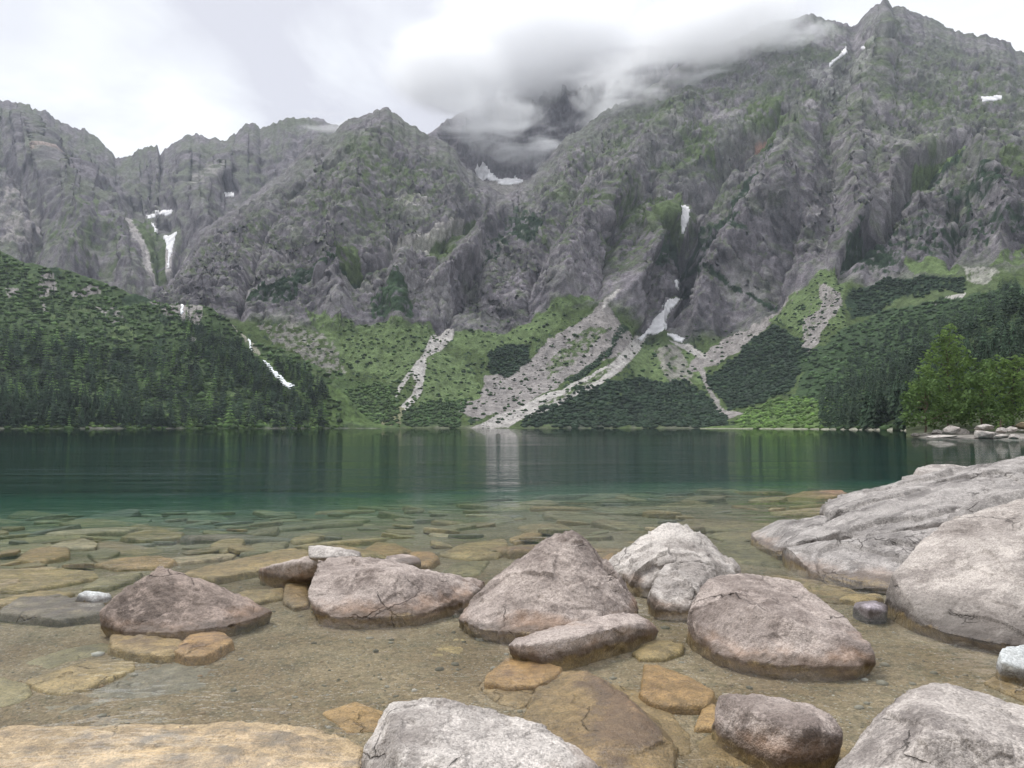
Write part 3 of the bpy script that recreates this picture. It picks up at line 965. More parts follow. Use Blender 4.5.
# ---- wooded slope on the right
TOP_G = np.array([(700, 427, 690), (750, 424, 680), (800, 414, 640), (830, 398, 610), (860, 384, 585), (900, 366, 555), (930, 350, 535), (960, 334, 515), (990, 316, 495), (1024, 298, 475), (1100, 258, 450), (1200, 205, 430)], float)
SH_G = shore_curve([(700, 660), (760, 560), (830, 430), (870, 360), (910, 280), (960, 210), (1200, 150)])
xs = np.arange(700, 1200, 1.5)
KG = mid_curve(SH_G, TOP_G, 0.36, 0.46, xs)
right = Patch(xs, [SH_G, KG, TOP_G], 1.3)
warp_fields(right, 130)
wt = sstep(0.02, 0.3, right.lev)
right.displace(wt * right.noise(fbm, (0.012, 0.012, 0.012), octv=5, seed=131) * 6)
c = np.ones(right.P.shape) * np.array((0.034, 0.052, 0.022)) * (1 + 0.5 * right.pat)[:, :, None]
c = cover(c, sstep(0.1, 0.4, right.pat + right.wy) * 0.7, GRASS)
c = cover(c, seg([(700, 428), (745, 405), (835, 395), (838, 440), (700, 440)], right.PX, right.PY) * 0.9, (0.085, 0.125, 0.042), 1 + 0.5 * right.pat)
c = cover(c, sstep(0.10, 0.02, right.lev) * 0.9, (0.27, 0.26, 0.21))
tag(right.finish('hill', M_SLOPE, c, foot=25, back=60), 'dark spruce covered slope above the right shore', kind='structure')

# ---- low bank under the broadleaf trees, right
xsn = np.arange(906, 1300, 4.0)
SH_N = shore_curve([(880, 180), (898, 125), (908, 106), (930, 98), (1000, 93), (1300, 84)], 0.05)
bank = Patch(xsn, [SH_N, np.stack([xsn, np.interp(xsn, [880, 910, 1300], [430, 420, 405]), np.interp(xsn, [880, 1300], [130, 118])], 1),
                   np.stack([xsn, np.interp(xsn, [880, 910, 1300], [431, 416, 400]), np.interp(xsn, [880, 1300], [190, 180])], 1)], 1.0)
warp_fields(bank, 140)
bank.displace(bank.noise(fbm, (0.2, 0.2, 0.2), octv=4, seed=141) * 0.4 * sstep(0.0, 0.3, bank.lev))
c = np.ones(bank.P.shape) * np.array((0.045, 0.055, 0.028)) * (1 + 0.4 * bank.pat)[:, :, None]
c = cover(c, sstep(0.35, 0.1, bank.lev) * sstep(908, 930, bank.PX), (0.23, 0.21, 0.19))
tag(bank.finish('shore_ground', M_SLOPE, c, foot=6, back=8), 'low stony bank under the broadleaf trees', kind='structure')

# ------------------------------------------------------------------ lake bed and water
def bed_depth(x, y):
    """depth of the gravel below the lake level, m"""
    yy = y - 0.06 * x
    kx = np.array([-40, 0.5, 1.6, 3.0, 4.5, 6.0, 8, 10, 12.5, 15, 18, 22, 28, 40, 60, 90, 300, 5000])
    kd = np.array([-5.0, -0.35, 0.05, 0.08, 0.085, 0.09, 0.11, 0.16, 0.25, 0.36, 0.50, 0.70, 1.05, 1.9, 3.4, 6, 30, 30])
    s = np.clip((x + 5.0) / 10, 0, 1)                # the shelf runs further out on the right
    dd = np.interp(yy - s * np.clip(yy - 8, 0, 6.5), kx, kd)
    return dd


def grid_sheet(name, xs, ys, zf, mat, kind='structure', col=None):
    Xg, Yg = np.meshgrid(xs, ys)
    Z = zf(Xg, Yg)
    nr, nc = Xg.shape
    i = np.arange(nr * nc).reshape(nr, nc)
    Fq = np.stack([i[:-1, :-1], i[:-1, 1:], i[1:, 1:], i[1:, :-1]], -1).reshape(-1, 4)
    o = mesh_np(name, np.stack([Xg, Yg, Z], 2).reshape(-1, 3), Fq, mat)
    tag(o, kind=kind)
    return o


def bed_z(Xg, Yg):
    P = np.stack([Xg.ravel(), Yg.ravel(), np.zeros(Xg.size)], 1)
    n = fbm(P * 0.9, 4, seed=200).reshape(Xg.shape) * 0.016 + fbm(P * 6.0, 3, seed=203).reshape(Xg.shape) * 0.008
    return -bed_depth(Xg, Yg) + n


def axis(*segs):
    out = []
    for a, b, n in segs:
        out += list(np.linspace(a, b, n, endpoint=False))
    out.append(segs[-1][1])
    return np.array(out)


def bed_mat():
    k = NT('lakebed_gravel')
    p, _ = k.pos()
    sep = k.n('ShaderNodeSeparateXYZ'); k.l(p, sep.inputs[0])
    v1 = k.voro(p, 34.0); v2 = k.voro(p, 95.0)
    s1 = k.n('ShaderNodeSeparateColor'); k.l(v1.outputs['Color'], s1.inputs[0])
    s2 = k.n('ShaderNodeSeparateColor'); k.l(v2.outputs['Color'], s2.inputs[0])
    n = k.noise(p, 1.1, 5, 0.6)
    n2 = k.noise(p, 7.0, 4, 0.65)
    c = k.mix(k.rng(n, 0.35, 0.65), (0.172, 0.122, 0.070), (0.245, 0.185, 0.115))
    c = k.mix(k.math('MULTIPLY', k.rng(n2, 0.45, 0.7), 0.5), c, (0.105, 0.095, 0.062))
    c = k.mix(1.0, c, k.rng(s1.outputs[0], 0, 1, 0.80, 1.20, False), 'MULTIPLY')
    c = k.mix(1.0, c, k.rng(s2.outputs[0], 0, 1, 0.76, 1.28, False), 'MULTIPLY')
    c = k.mix(k.rng(s2.outputs[1], 0.93, 0.99, 0, 0.55), c, (0.42, 0.38, 0.32))
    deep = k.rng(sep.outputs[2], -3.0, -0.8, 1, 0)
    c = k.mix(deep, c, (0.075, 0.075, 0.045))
    h = k.math('ADD', k.math('MULTIPLY', v1.outputs['Distance'], -0.5), k.math('MULTIPLY', v2.outputs['Distance'], -0.35))
    k.bsdf(c, 0.9, k.bump(h, 0.9, 0.02), 0.2)
    return k.m


M_BED = bed_mat()
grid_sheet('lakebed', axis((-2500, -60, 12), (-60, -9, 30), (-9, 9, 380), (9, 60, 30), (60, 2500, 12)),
           axis((-1500, -20, 8), (-20, 0.5, 14), (0.5, 14, 420), (14, 60, 60), (60, 5000, 30)), bed_z, M_BED)


def water_mat():
    k = NT('lake_water')
    p, g = k.pos()
    # ripples: short wavelets everywhere, stronger in wind-ruffled lanes
    lane = k.noise(k.scale(p, (0.005, 0.035, 1)), 1.0, 5, 0.62)
    w4 = k.noise(k.scale(p, (0.5, 1.6, 1)), 0.16, 3, 0.6)
    sep = k.n('ShaderNodeSeparateXYZ'); k.l(p, sep.inputs[0])
    far = k.math('MULTIPLY', k.rng(sep.outputs[1], 4.0, 14.0, 0.42, 1.0), k.rng(sep.outputs[1], 20.0, 140.0, 2.6, 0.5))
    w1 = k.noise(k.scale(p, (1.0, 1.7, 1)), 2.4, 3, 0.55, 0.3)
    w2 = k.noise(k.scale(p, (1.0, 1.4, 1)), 7.5, 2, 0.5)
    w3 = k.noise(k.scale(p, (0.6, 1.5, 1)), 0.55, 2, 0.5)
    h = k.math('ADD', k.math('MULTIPLY', w1, 0.0125), k.math('MULTIPLY', w2, 0.0022))
    h = k.math('ADD', h, k.math('MULTIPLY', w3, 0.022))
    h = k.math('ADD', h, k.math('MULTIPLY', w4, 0.035))
    h = k.math('MULTIPLY', h, k.math('MULTIPLY', far, k.rng(lane, 0.36, 0.64, 0.35, 1.7)))
    nb = k.bump(h, 1.0, 0.9)
    gl = k.n('ShaderNodeBsdfGlossy'); gl.inputs['Roughness'].default_value = 0.02
    k.l(nb, gl.inputs['Normal'])
    tr = k.n('ShaderNodeBsdfTransparent')
    fr = k.n('ShaderNodeFresnel'); fr.inputs['IOR'].default_value = 1.333
    k.l(nb, fr.inputs['Normal'])
        # seen from below the sheet lets everything through
    f = k.math('MULTIPLY', fr.outputs[0], k.math('SUBTRACT', 1.0, g.outputs['Backfacing']))
    m = k.n('ShaderNodeMixShader')
    k.l(f, m.inputs[0]); k.l(tr.outputs[0], m.inputs[1]); k.l(gl.outputs[0], m.inputs[2])
    k.l(m.outputs[0], k.out.inputs['Surface'])
    ab = k.n('ShaderNodeVolumeAbsorption')
    ab.inputs['Color'].default_value = WATER_ABS
    ab.inputs['Density'].default_value = WATER_ABS_D
    sc = k.n('ShaderNodeVolumeScatter')
    sc.inputs['Color'].default_value = WATER_SC
    sc.inputs['Density'].default_value = WATER_SC_D
    ad = k.n('ShaderNodeAddShader')
    k.l(ab.outputs[0], ad.inputs[0]); k.l(sc.outputs[0], ad.inputs[1])
    k.l(ad.outputs[0], k.out.inputs['Volume'])
    return k.m


WATER_ABS = (0.0, 0.56, 0.52, 1); WATER_ABS_D = 0.30
WATER_SC = (0.06, 0.66, 0.66, 1); WATER_SC_D = 0.0125
def box_grid(xs, ys, z1, z0):
    """closed box whose top is a fine sheet"""
    Xg, Yg = np.meshgrid(xs, ys)
    nr, nc = Xg.shape
    n = nr * nc
    i = np.arange(n).reshape(nr, nc)
    top = np.stack([Xg, Yg, np.full(Xg.shape, z1)], 2).reshape(-1, 3)
    bot = top.copy(); bot[:, 2] = z0
    q = np.stack([i[:-1, :-1], i[:-1, 1:], i[1:, 1:], i[1:, :-1]], -1).reshape(-1, 4)
    rim = np.concatenate([i[0, :-1], i[:-1, -1], i[-1, :0:-1], i[:0:-1, 0]])
    nx = np.roll(rim, -1)
    side = np.stack([nx, rim, rim + n, nx + n], 1)
    return np.concatenate([top, bot]), np.concatenate([q, q[:, ::-1] + n, side])


V, Q4 = box_grid(axis((-1600, -200, 20), (-200, -20, 30), (-20, 20, 60), (20, 200, 30), (200, 1600, 20)), axis((-2, 30, 60), (30, 200, 60), (200, 830, 50)), 0.0, -60.0)
lake = mesh_np('lake', V, Q4, water_mat(), False)
tag(lake, 'dark teal mountain lake, clear and shallow over stones at the near edge', kind='structure')

# ------------------------------------------------------------------ unseen rise behind the viewpoint, added to darken camera-facing sides
def added_rise_z(Xg, Yg):
    P = np.stack([Xg.ravel(), Yg.ravel(), np.zeros(Xg.size)], 1)
    n = fbm(P * 0.03, 5, seed=230).reshape(Xg.shape)
    r = np.clip(-Yg - 5 + 0.0006 * Xg ** 2 * 0, 0, None)
    return 0.35 + 0.05 * r + 55 * sstep(10, 150, r) * (1 + 0.25 * n) + n * np.clip(r * 0.15, 0, 5)


grid_sheet('hill', np.linspace(-500, 500, 120), np.linspace(-420, -4.5, 70), added_rise_z, simple('added_rise_ground', (0.040, 0.055, 0.026), 0.95, 0.5, 0.12))  # out-of-view hill added to block the low sky and deepen contrast

# ------------------------------------------------------------------ air
k = NT('air_haze')
v = k.n('ShaderNodeVolumePrincipled')
v.inputs['Color'].default_value = (0.74, 0.82, 0.94, 1)
v.inputs['Density'].default_value = 0.000055
k.l(v.outputs[0], k.out.inputs['Volume'])
x0, x1, y0, y1, z0, z1 = -4200, 4200, -1800, 5300, -66, 1330
V = [(x0, y0, z1), (x1, y0, z1), (x1, y1, z1), (x0, y1, z1), (x0, y0, z0), (x1, y0, z0), (x1, y1, z0), (x0, y1, z0)]
hz = mesh_np('haze', V, [(0, 1, 2, 3), (7, 6, 5, 4), (0, 4, 5, 1), (1, 5, 6, 2), (2, 6, 7, 3), (3, 7, 4, 0)], k.m, False)
tag(hz, kind='stuff')


def icos(sub):
    bm = bmesh.new()
    bmesh.ops.create_icosphere(bm, subdivisions=sub, radius=1.0)
    V = np.array([v.co[:] for v in bm.verts]); Fc = np.array([[v.index for v in f.verts] for f in bm.faces])
    bm.free()
    return V, Fc


ICO = {i: icos(i) for i in (1, 2, 3, 4)}


def cloud_mat(name, dens, nscale, cut, fw):
    k = NT(name)
    tc = k.n('ShaderNodeTexCoord')
    o = tc.outputs['Object']
    ln = k.n('ShaderNodeVectorMath', operation='LENGTH'); k.l(o, ln.inputs[0])
    p, _ = k.pos()
    nn = k.noise(k.scale(p, (0.8, 1.0, 1.15)), nscale, 9, 0.63, 1.1)
    fall = k.rng(ln.outputs['Value'], 0.15, 0.97, 1.0, 0.0)
    q = k.math('ADD', k.math('MULTIPLY', fall, fw), k.math('MULTIPLY', k.math('SUBTRACT', nn, 0.5), 3.2))
    q = k.math('MULTIPLY', k.rng(q, cut, cut + 0.8), k.rng(ln.outputs['Value'], 0.55, 0.98, 1.0, 0.0))
    den = k.math('MULTIPLY', q, dens)
    v = k.n('ShaderNodeVolumePrincipled')
    v.inputs['Color'].default_value = (0.997, 0.997, 0.999, 1)
    k.l(den, v.inputs['Density'])
    k.l(v.outputs[0], k.out.inputs['Volume'])
    return k.m


def cloud(px, py, Y, rx, ry, rz, mat, label, tilt=0.0):
    c = at(px, py, Y)
    o = mesh_np('cloud', ICO[3][0], ICO[3][1], mat, True)
    o.location = c; o.scale = (rx, ry, rz); o.rotation_euler = (0, tilt, 0)
    tag(o, label, kind='stuff')
    return o


CM1 = cloud_mat('cloud_bank', 0.017, 0.0055, -0.1, 1.25)
CM2 = cloud_mat('cloud_wisp', 0.018, 0.0080, 0.24, 0.55)
cloud(540, 40, 2160, 470, 200, 235, CM1, 'bank of cloud resting on the central peak', -0.12)
cloud(450, 70, 2000, 230, 150, 150, CM1, 'cloud filling the notch left of the central peak', 0.2)
cloud(720, 22, 1850, 290, 150, 125, CM1, 'bank of cloud dragging over the right ridge', -0.2)
cloud(500, 130, 1930, 270, 150, 170, CM2, 'thin cloud spilling into the central notch', 0.3)
cloud(645, 82, 1830, 360, 150, 150, CM2, 'torn cloud strip along the left ridge of the great wall', -0.4)
cloud(790, 45, 1880, 200, 90, 90, CM2, 'small wisp below the right skyline', -0.3)
cloud(335, 122, 1830, 150, 80, 60, CM2, 'faint wisp on the left skyline shoulder')

# ------------------------------------------------------------------ sky, sun, camera
SUN_EL, SUN_AZ = math.radians(62), math.radians(-60)      # compass azimuth from +Y, clockwise
w = bpy.data.worlds.new('World')
scene.world = w
w.use_nodes = True
t = w.node_tree
t.nodes.clear()
k = NT.__new__(NT); k.t = t
wo = k.n('ShaderNodeOutputWorld'); bg = k.n('ShaderNodeBackground')
bg.inputs['Strength'].default_value = 0.10
sky = k.n('ShaderNodeTexSky', sky_type='NISHITA')
sky.sun_disc = False
sky.sun_elevation = SUN_EL; sky.sun_rotation = SUN_AZ
sky.altitude = 1400
tc = k.n('ShaderNodeTexCoord')
dv = tc.outputs['Generated']
nrm = k.n('ShaderNodeVectorMath', operation='NORMALIZE'); k.l(dv, nrm.inputs[0]); dv = nrm.outputs[0]
sp = k.n('ShaderNodeSeparateXYZ'); k.l(dv, sp.inputs[0])
zc = k.math('MAXIMUM', sp.outputs[2], 0.0)
# cloud deck seen in perspective
den = k.math('ADD', zc, 0.22)
cx = k.math('DIVIDE', sp.outputs[0], den); cy = k.math('DIVIDE', sp.outputs[1], den)
cv = k.n('ShaderNodeCombineXYZ'); k.l(cx, cv.inputs[0]); k.l(cy, cv.inputs[1])
n1 = k.noise(cv.outputs[0], 1.5, 7, 0.56, 0.5)
n2 = k.noise(cv.outputs[0], 0.6, 3, 0.5, 0.2)
lum = k.math('ADD', k.math('MULTIPLY', n1, 0.7), k.math('MULTIPLY', n2, 0.5))
lum = k.rng(lum, 0.47, 0.76, 0.0, 1.0)


def gap(px, py, width, amt):
    """a thin place in the cloud deck, towards this direction"""
    global lum
    u, tt = ut(px, py)
    d = np.array([float(u), 1, float(tt)]); d /= np.linalg.norm(d)
    dt = k.n('ShaderNodeVectorMath', operation='DOT_PRODUCT'); k.l(dv, dt.inputs[0]); dt.inputs[1].default_value = tuple(d)
    g = k.rng(dt.outputs['Value'], math.cos(width), 1.0, 0, amt)
    lum = k.math('ADD', lum, g)


gap(150, 85, 0.13, 0.38); gap(30, 35, 0.10, 0.3); gap(612, 35, 0.08, 0.5); gap(960, 5, 0.2, 0.6); gap(215, 100, 0.08, 0.3)
gap(330, 50, 0.24, -0.32); gap(470, 60, 0.14, -0.15); gap(680, 20, 0.13, -0.25)
lum = k.math('MINIMUM', k.math('MAXIMUM', lum, 0.0), 1.0)
ccol = k.mix(lum, (0.672, 0.675, 0.735), (1.02, 1.05, 1.065))
hgt = k.rng(zc, 0.45, 0.95, 9.6, 20.0)
ccol = k.mix(1.0, ccol, hgt, 'MULTIPLY')
full = k.mix(0.93, sky.outputs[0], ccol)
k.l(full, bg.inputs['Color']); k.l(bg.outputs[0], wo.inputs['Surface'])

sl = bpy.data.lights.new('sun', 'SUN')
sl.energy = 2.2; sl.angle = math.radians(16); sl.color = (1.0, 0.985, 0.95)
so = bpy.data.objects.new('sun', sl); COL.objects.link(so)
sd = Vector((math.sin(SUN_AZ) * math.cos(SUN_EL), math.cos(SUN_AZ) * math.cos(SUN_EL), math.sin(SUN_EL)))
so.rotation_euler = (-sd).to_track_quat('-Z', 'Y').to_euler()
so.location = sd * 50

cam = bpy.data.cameras.new('camera')
cam.sensor_width = 36.0; cam.lens = 36.0 * F / 1024.0
cam.clip_start = 0.05; cam.clip_end = 20000
co = bpy.data.objects.new('camera', cam); COL.objects.link(co)
co.location = (0, 0, CAM_H)
co.rotation_euler = (math.pi / 2 + PITCH, 0, 0)
scene.camera = co

vs = scene.view_settings
vs.view_transform = 'Standard'; vs.look = 'None'; vs.exposure = 0.35; vs.gamma = 1.0; vs.use_curve_mapping = False
cy_ = scene.cycles
cy_.use_denoising = True
cy_.denoiser = 'OPENIMAGEDENOISE'
cy_.max_bounces = 14; cy_.diffuse_bounces = 3; cy_.glossy_bounces = 3; cy_.transmission_bounces = 4
cy_.transparent_max_bounces = 12; cy_.volume_bounces = 12
cy_.volume_step_rate = 1.0; cy_.volume_max_steps = 256

# ------------------------------------------------------------------ boulders
G_PINK = granite('granite_pink', (0.355, 0.300, 0.268), (0.165, 0.132, 0.116), stain_amt=0.45, lichen=0.35)
G_PALE = granite('granite_pale', (0.44, 0.402, 0.37), (0.215, 0.19, 0.173), stain_amt=0.30, lichen=0.55)
G_GREY = granite('granite_grey', (0.385, 0.345, 0.315), (0.18, 0.157, 0.144), stain_amt=0.35, lichen=0.5)
G_DARK = granite('granite_dark', (0.275, 0.218, 0.185), (0.095, 0.074, 0.063), stain_amt=0.35, lichen=0.55)
G_BLUE = granite('granite_blue_grey', (0.50, 0.51, 0.50), (0.32, 0.33, 0.33), stain_amt=0.1, lichen=0.4)
S_OCHRE = granite('stone_ochre', (0.33, 0.25, 0.14), (0.22, 0.16, 0.09), algae=(0.36, 0.255, 0.115), lichen=0.2, stain_amt=0.2)
S_OLIVE = granite('stone_olive', (0.27, 0.22, 0.14), (0.18, 0.14, 0.09), algae=(0.25, 0.20, 0.10), lichen=0.2, stain_amt=0.2)
S_ORANGE = granite('stone_orange', (0.36, 0.22, 0.12), (0.24, 0.15, 0.08), algae=(0.38, 0.235, 0.10), lichen=0.2, stain_amt=0.2)
S_GREY = granite('stone_grey', (0.27, 0.24, 0.2), (0.18, 0.16, 0.13), algae=(0.22, 0.18, 0.12), lichen=0.2, stain_amt=0.1)
S_CREAM = granite('stone_cream', (0.5, 0.42, 0.30), (0.36, 0.28, 0.19), algae=(0.48, 0.345, 0.20), lichen=0.15, stain_amt=0.1)
S_BROWN = granite('stone_brown', (0.28, 0.20, 0.12), (0.18, 0.125, 0.075), algae=(0.28, 0.19, 0.09), lichen=0.25, stain_amt=0.3)


def hull_bm(pts):
    bm = bmesh.new()
    for p in pts:
        bm.verts.new(p)
    r = bmesh.ops.convex_hull(bm, input=bm.verts)
    junk = [g for g in r['geom_interior'] if isinstance(g, bmesh.types.BMVert)] + [g for g in r['geom_unused'] if isinstance(g, bmesh.types.BMVert)]
    if junk:
        bmesh.ops.delete(bm, geom=list(set(junk)), context='VERTS')
    bmesh.ops.recalc_face_normals(bm, faces=bm.faces)
    return bm


def remeshed(hulls, voxel):
    V, Fc = [], []
    for pts in hulls:
        bm = hull_bm(pts)
        bm.verts.index_update()
        b = len(V)
        V += [v.co[:] for v in bm.verts]
        Fc += [[b + v.index for v in f.verts] for f in bm.faces]
        bm.free()
    me = bpy.data.meshes.new('tmp')
    me.from_pydata(V, [], Fc)
    o = bpy.data.objects.new('tmp', me); COL.objects.link(o)
    md = o.modifiers.new('r', 'REMESH'); md.mode = 'VOXEL'; md.voxel_size = voxel
    dg = bpy.context.evaluated_depsgraph_get(); dg.update()
    ev = o.evaluated_get(dg)
    m2 = ev.to_mesh()
    n = len(m2.vertices)
    P = np.empty(n * 3, np.float32); m2.vertices.foreach_get('co', P); P = P.reshape(-1, 3)
    nl = len(m2.loops)
    L = np.empty(nl, np.int32); m2.loops.foreach_get('vertex_index', L)
    ls = np.empty(len(m2.polygons), np.int32); m2.polygons.foreach_get('loop_start', ls)
    lt = np.empty(len(m2.polygons), np.int32); m2.polygons.foreach_get('loop_total', lt)
    q = L[(ls[:, None] + np.arange(4)[None])[lt == 4]]
    E = np.empty(len(m2.edges) * 2, np.int32); m2.edges.foreach_get('vertices', E); E = E.reshape(-1, 2)
    ev.to_mesh_clear()
    bpy.data.objects.remove(o); bpy.data.meshes.remove(me)
    return P, q, E


def relax(P, E, it, f=0.5):
    n = len(P)
    deg = np.bincount(E.ravel(), minlength=n).astype(np.float32)[:, None] + 1e-6
    for _ in range(it):
        S = np.stack([np.bincount(E[:, 0], P[E[:, 1], k], n) + np.bincount(E[:, 1], P[E[:, 0], k], n) for k in range(3)], 1)
        P = P + f * (S / deg - P)
    return P


def vnormals(P, q):
    fn = np.cross(P[q[:, 2]] - P[q[:, 0]], P[q[:, 3]] - P[q[:, 1]])
    n = np.zeros_like(P)
    for k in range(4):
        for a in range(3):
            n[:, a] += np.bincount(q[:, k], fn[:, a], len(P))
    return n / (np.linalg.norm(n, axis=1, keepdims=True) + 1e-12)


SEED = [300]


def rock_mesh(hulls, voxel, soft=5, rough=1.0, size=None, layers=None, facet=1.0):
    """weathered boulder: hulls fused, edges worn, surface broken by noise"""
    P, q, E = remeshed(hulls, voxel)
    ext = float(np.median(P.max(0) - P.min(0))) if size is None else size
    P = relax(P, E, soft)
    N = vnormals(P, q)
    SEED[0] += 11
    s = SEED[0] % 90
    o = np.array([s * 3.1, s * 1.7, s * 2.3])
    Q = P + o
    d = fbm(Q * (1.6 / ext), 3, seed=s) * 0.022 * ext
    d += (ridged(Q * (3.2 / ext), 4, seed=s + 3) - 0.4) * -0.020 * ext
    d += fbm(Q * 9.0, 4, 0.62, seed=s + 5) * 0.020 * min(1, ext / 0.6)
    d += fbm(Q * 34.0, 3, 0.6, seed=s + 6) * 0.0050 * min(1, ext / 0.3)
    if facet:
        W = Q + 0.18 * ext * np.stack([fbm(Q * (1.8 / ext), 2, seed=s + 20 + k_) for k_ in range(3)], 1)
        fo, fv, fe = facets(W * (2.3 / ext), s % 17)
        d += facet * ext * (fo * 0.050 + (fv - 0.5) * 0.014)
        fo, fv, fe = facets(W * (6.5 / ext), s % 13 + 20)
        d += facet * ext * (fo * 0.018 + (fv - 0.5) * 0.008)
    if layers is not None:
        nv, per, amp = layers        # sheeting joints
        h = P @ np.array(nv) / per + fbm(Q * 1.1, 4, 0.55, seed=s + 8) * 0.75
        fr = h - np.floor(h)
        on = sstep(-0.35, 0.1, fbm(Q * 0.9, 2, seed=s + 9))
        d += amp * on * ((0.5 - fr) - 0.6 * np.exp(-(np.minimum(fr, 1 - fr) / 0.045) ** 2))
    P = P + N * (d * rough)[:, None]
    return P, q


def place_rock(name, P, q, mat, label, cat, group=None):
    c = np.array([(P[:, 0].min() + P[:, 0].max()) / 2, (P[:, 1].min() + P[:, 1].max()) / 2, P[:, 2].min()])
    o = mesh_np(name, P - c, q, mat, True)
    o.location = c
    return tag(o, label, cat, group)


def boulder(label, mat, hulls, soft=5, rough=1.0, vox=None, layers=None, dropall=False, facet=1.0, name='boulder', cat='boulder', group='boulders standing out of the shallow water', deep=0.24):
    """hulls: lists of (x, y) on the waterline or (x, y, distance) above it, as seen in the photograph"""
    H = []
    near = 1e9
    for pts in hulls:
        W = [onz(p[0], p[1]) for p in pts if len(p) == 2]
        U = [at(*p) for p in pts if len(p) == 3] + [onz(p[0], p[1], p[3]) for p in pts if len(p) == 4]
        allp = np.array(W + U)
        cen = allp.mean(0)
        out = list(allp)
        for p in W:
            d = (p - cen); d[2] = 0
            out.append(p - 0.20 * d + np.array([0, 0, -deep]))
            near = min(near, p[1])
        for p in U:
            near = min(near, p[1])
            if dropall:
                out.append(np.array([p[0], p[1] + 0.15, -deep]))
            elif p[1] > cen[1] - 0.05:      # carry the back down to the lake bed
                out.append(np.array([p[0] + 0.04 * (p[0] - cen[0]), p[1] + 0.06 + 0.2 * max(p[2], 0), -deep]))
        H.append(out)
    v = vox or max(0.006, near * 0.0020)
    P, q = rock_mesh(H, v, soft, rough, layers=layers, facet=facet)
    return place_rock(name, P, q, mat, label, cat, group)


# R1 left pyramid
boulder('dark brown pyramid shaped boulder alone on the left, with a yellow stone under it', G_DARK,
        [[(101, 624), (112, 629), (127, 632), (148, 633), (172, 633), (200, 630), (230, 626), (258, 618), (271, 612),
          (101, 612, 5.55), (117, 601, 5.62), (127, 588, 5.75), (147, 577, 5.85), (153, 573, 5.85), (159, 566, 5.9), (168, 568, 5.95), (182, 573, 6.0), (200, 579, 6.05), (219, 589, 6.1), (248, 598, 6.1), (262, 606, 6.0),
          (195, 596, 5.72)]], soft=1, rough=0.9, facet=0.6)
# R2 long boulder
boulder('long low reddish boulder with a flat cap stone lying on its back', G_PINK,
        [[(315, 613), (330, 617), (356, 618), (400, 616), (420, 614), (440, 608), (464, 603), (486, 588),
          (307, 597, 5.95), (310, 580, 6.1), (322, 573, 6.2), (376, 568, 6.2), (400, 574, 6.15), (315, 562, 6.5), (486, 580, 6.8), (459, 577, 6.7), (429, 571, 6.7), (440, 580, 6.4)],
         [(330, 598, 6.2), (315, 563, 6.5), (327, 555, 6.75), (356, 555, 6.8), (372, 559, 6.85), (390, 562, 6.85), (402, 565, 6.8), (430, 572, 6.9), (322, 574, 6.25), (376, 569, 6.3), (400, 580, 6.4)]], soft=2)
boulder('flat pale cap stone on the back of the long reddish boulder', G_PALE,
        [[(308, 546, 6.85), (325, 546, 6.95), (345, 549, 7.0), (360, 552, 7.0), (359, 556, 6.85), (329, 558, 6.75), (310, 558, 6.75), (308, 552, 6.8), (340, 548, 7.25), (312, 546, 7.2), (325, 560, 7.2), (350, 560, 7.1)]],
        soft=1, rough=0.5, name='rock_slab', cat='rock', group=None, deep=-0.15)
boulder('low pale slab tip sloping into the water left of the long reddish boulder', G_PINK,
        [[(256, 570), (275, 573), (309, 574), (318, 575), (278, 564, 7.25), (290, 561, 7.2), (305, 557, 7.1), (318, 556, 7.1), (262, 568, 7.4), (320, 562, 6.9)]], soft=2, rough=0.7, name='rock_slab', cat='rock', group=None, deep=0.2)
# R3 big triangle
boulder('big triangular pinkish boulder in the middle of the shallows', G_PINK,
        [[(457, 618), (468, 625), (484, 630), (517, 631), (535, 634), (560, 634), (600, 628), (640, 611),
          (462, 610, 5.9), (478, 595, 5.95), (498, 577, 6.0), (517, 563, 6.05), (535, 547, 6.1), (546, 537, 6.12), (556, 532, 6.15), (566, 531, 6.15), (577, 532, 6.15), (584, 537, 6.15), (576, 560, 5.95), (610, 580, 5.95), (540, 580, 5.75)],
         [(577, 532, 6.2), (584, 536, 6.2), (590, 547, 6.25), (597, 559, 6.3), (612, 574, 6.3), (627, 588, 6.25), (637, 600, 6.15), (640, 610, 6.05), (560, 600, 6.0), (560, 550, 6.2)]], soft=3)
# R4 cracked block
boulder('pale cracked wedge shaped boulder behind the round topped one', G_PALE,
        [[(608, 570), (616, 576), (645, 588), (700, 590), (733, 582), (737, 576),
          (608, 563, 7.35), (621, 552, 7.42), (639, 541, 7.5), (662, 527, 7.58), (670, 523, 7.6), (679, 521, 7.6), (686, 523, 7.6), (695, 531, 7.62), (706, 539, 7.62), (718, 550, 7.55), (730, 559, 7.45), (737, 567, 7.3), (733, 574, 7.1),
          (668, 560, 6.85), (640, 565, 7.0), (700, 560, 6.9)],
         [(648, 602), (655, 608), (668, 611), (690, 611), (715, 602), (668, 564, 6.75), (662, 570, 6.6), (650, 590, 6.15), (692, 560, 6.8), (716, 566, 6.8), (700, 580, 6.35), (674, 576, 6.42), (690, 592, 6.1)]],
        soft=1, rough=0.9, facet=1.7)
# R5 leaning slab
boulder('narrow slab leaning at the foot of the big triangular boulder', G_PINK,
        [[(507, 652), (520, 657), (541, 661), (566, 656), (603, 646), (629, 638), (658, 631),
          (508, 645, 4.83), (517, 637, 4.93), (556, 625, 5.08), (600, 616, 5.28), (620, 612, 5.38), (637, 613, 5.48), (648, 621, 5.38), (530, 645, 4.72), (580, 636, 4.86), (620, 626, 5.1)]], soft=1, rough=0.6, deep=0.2)
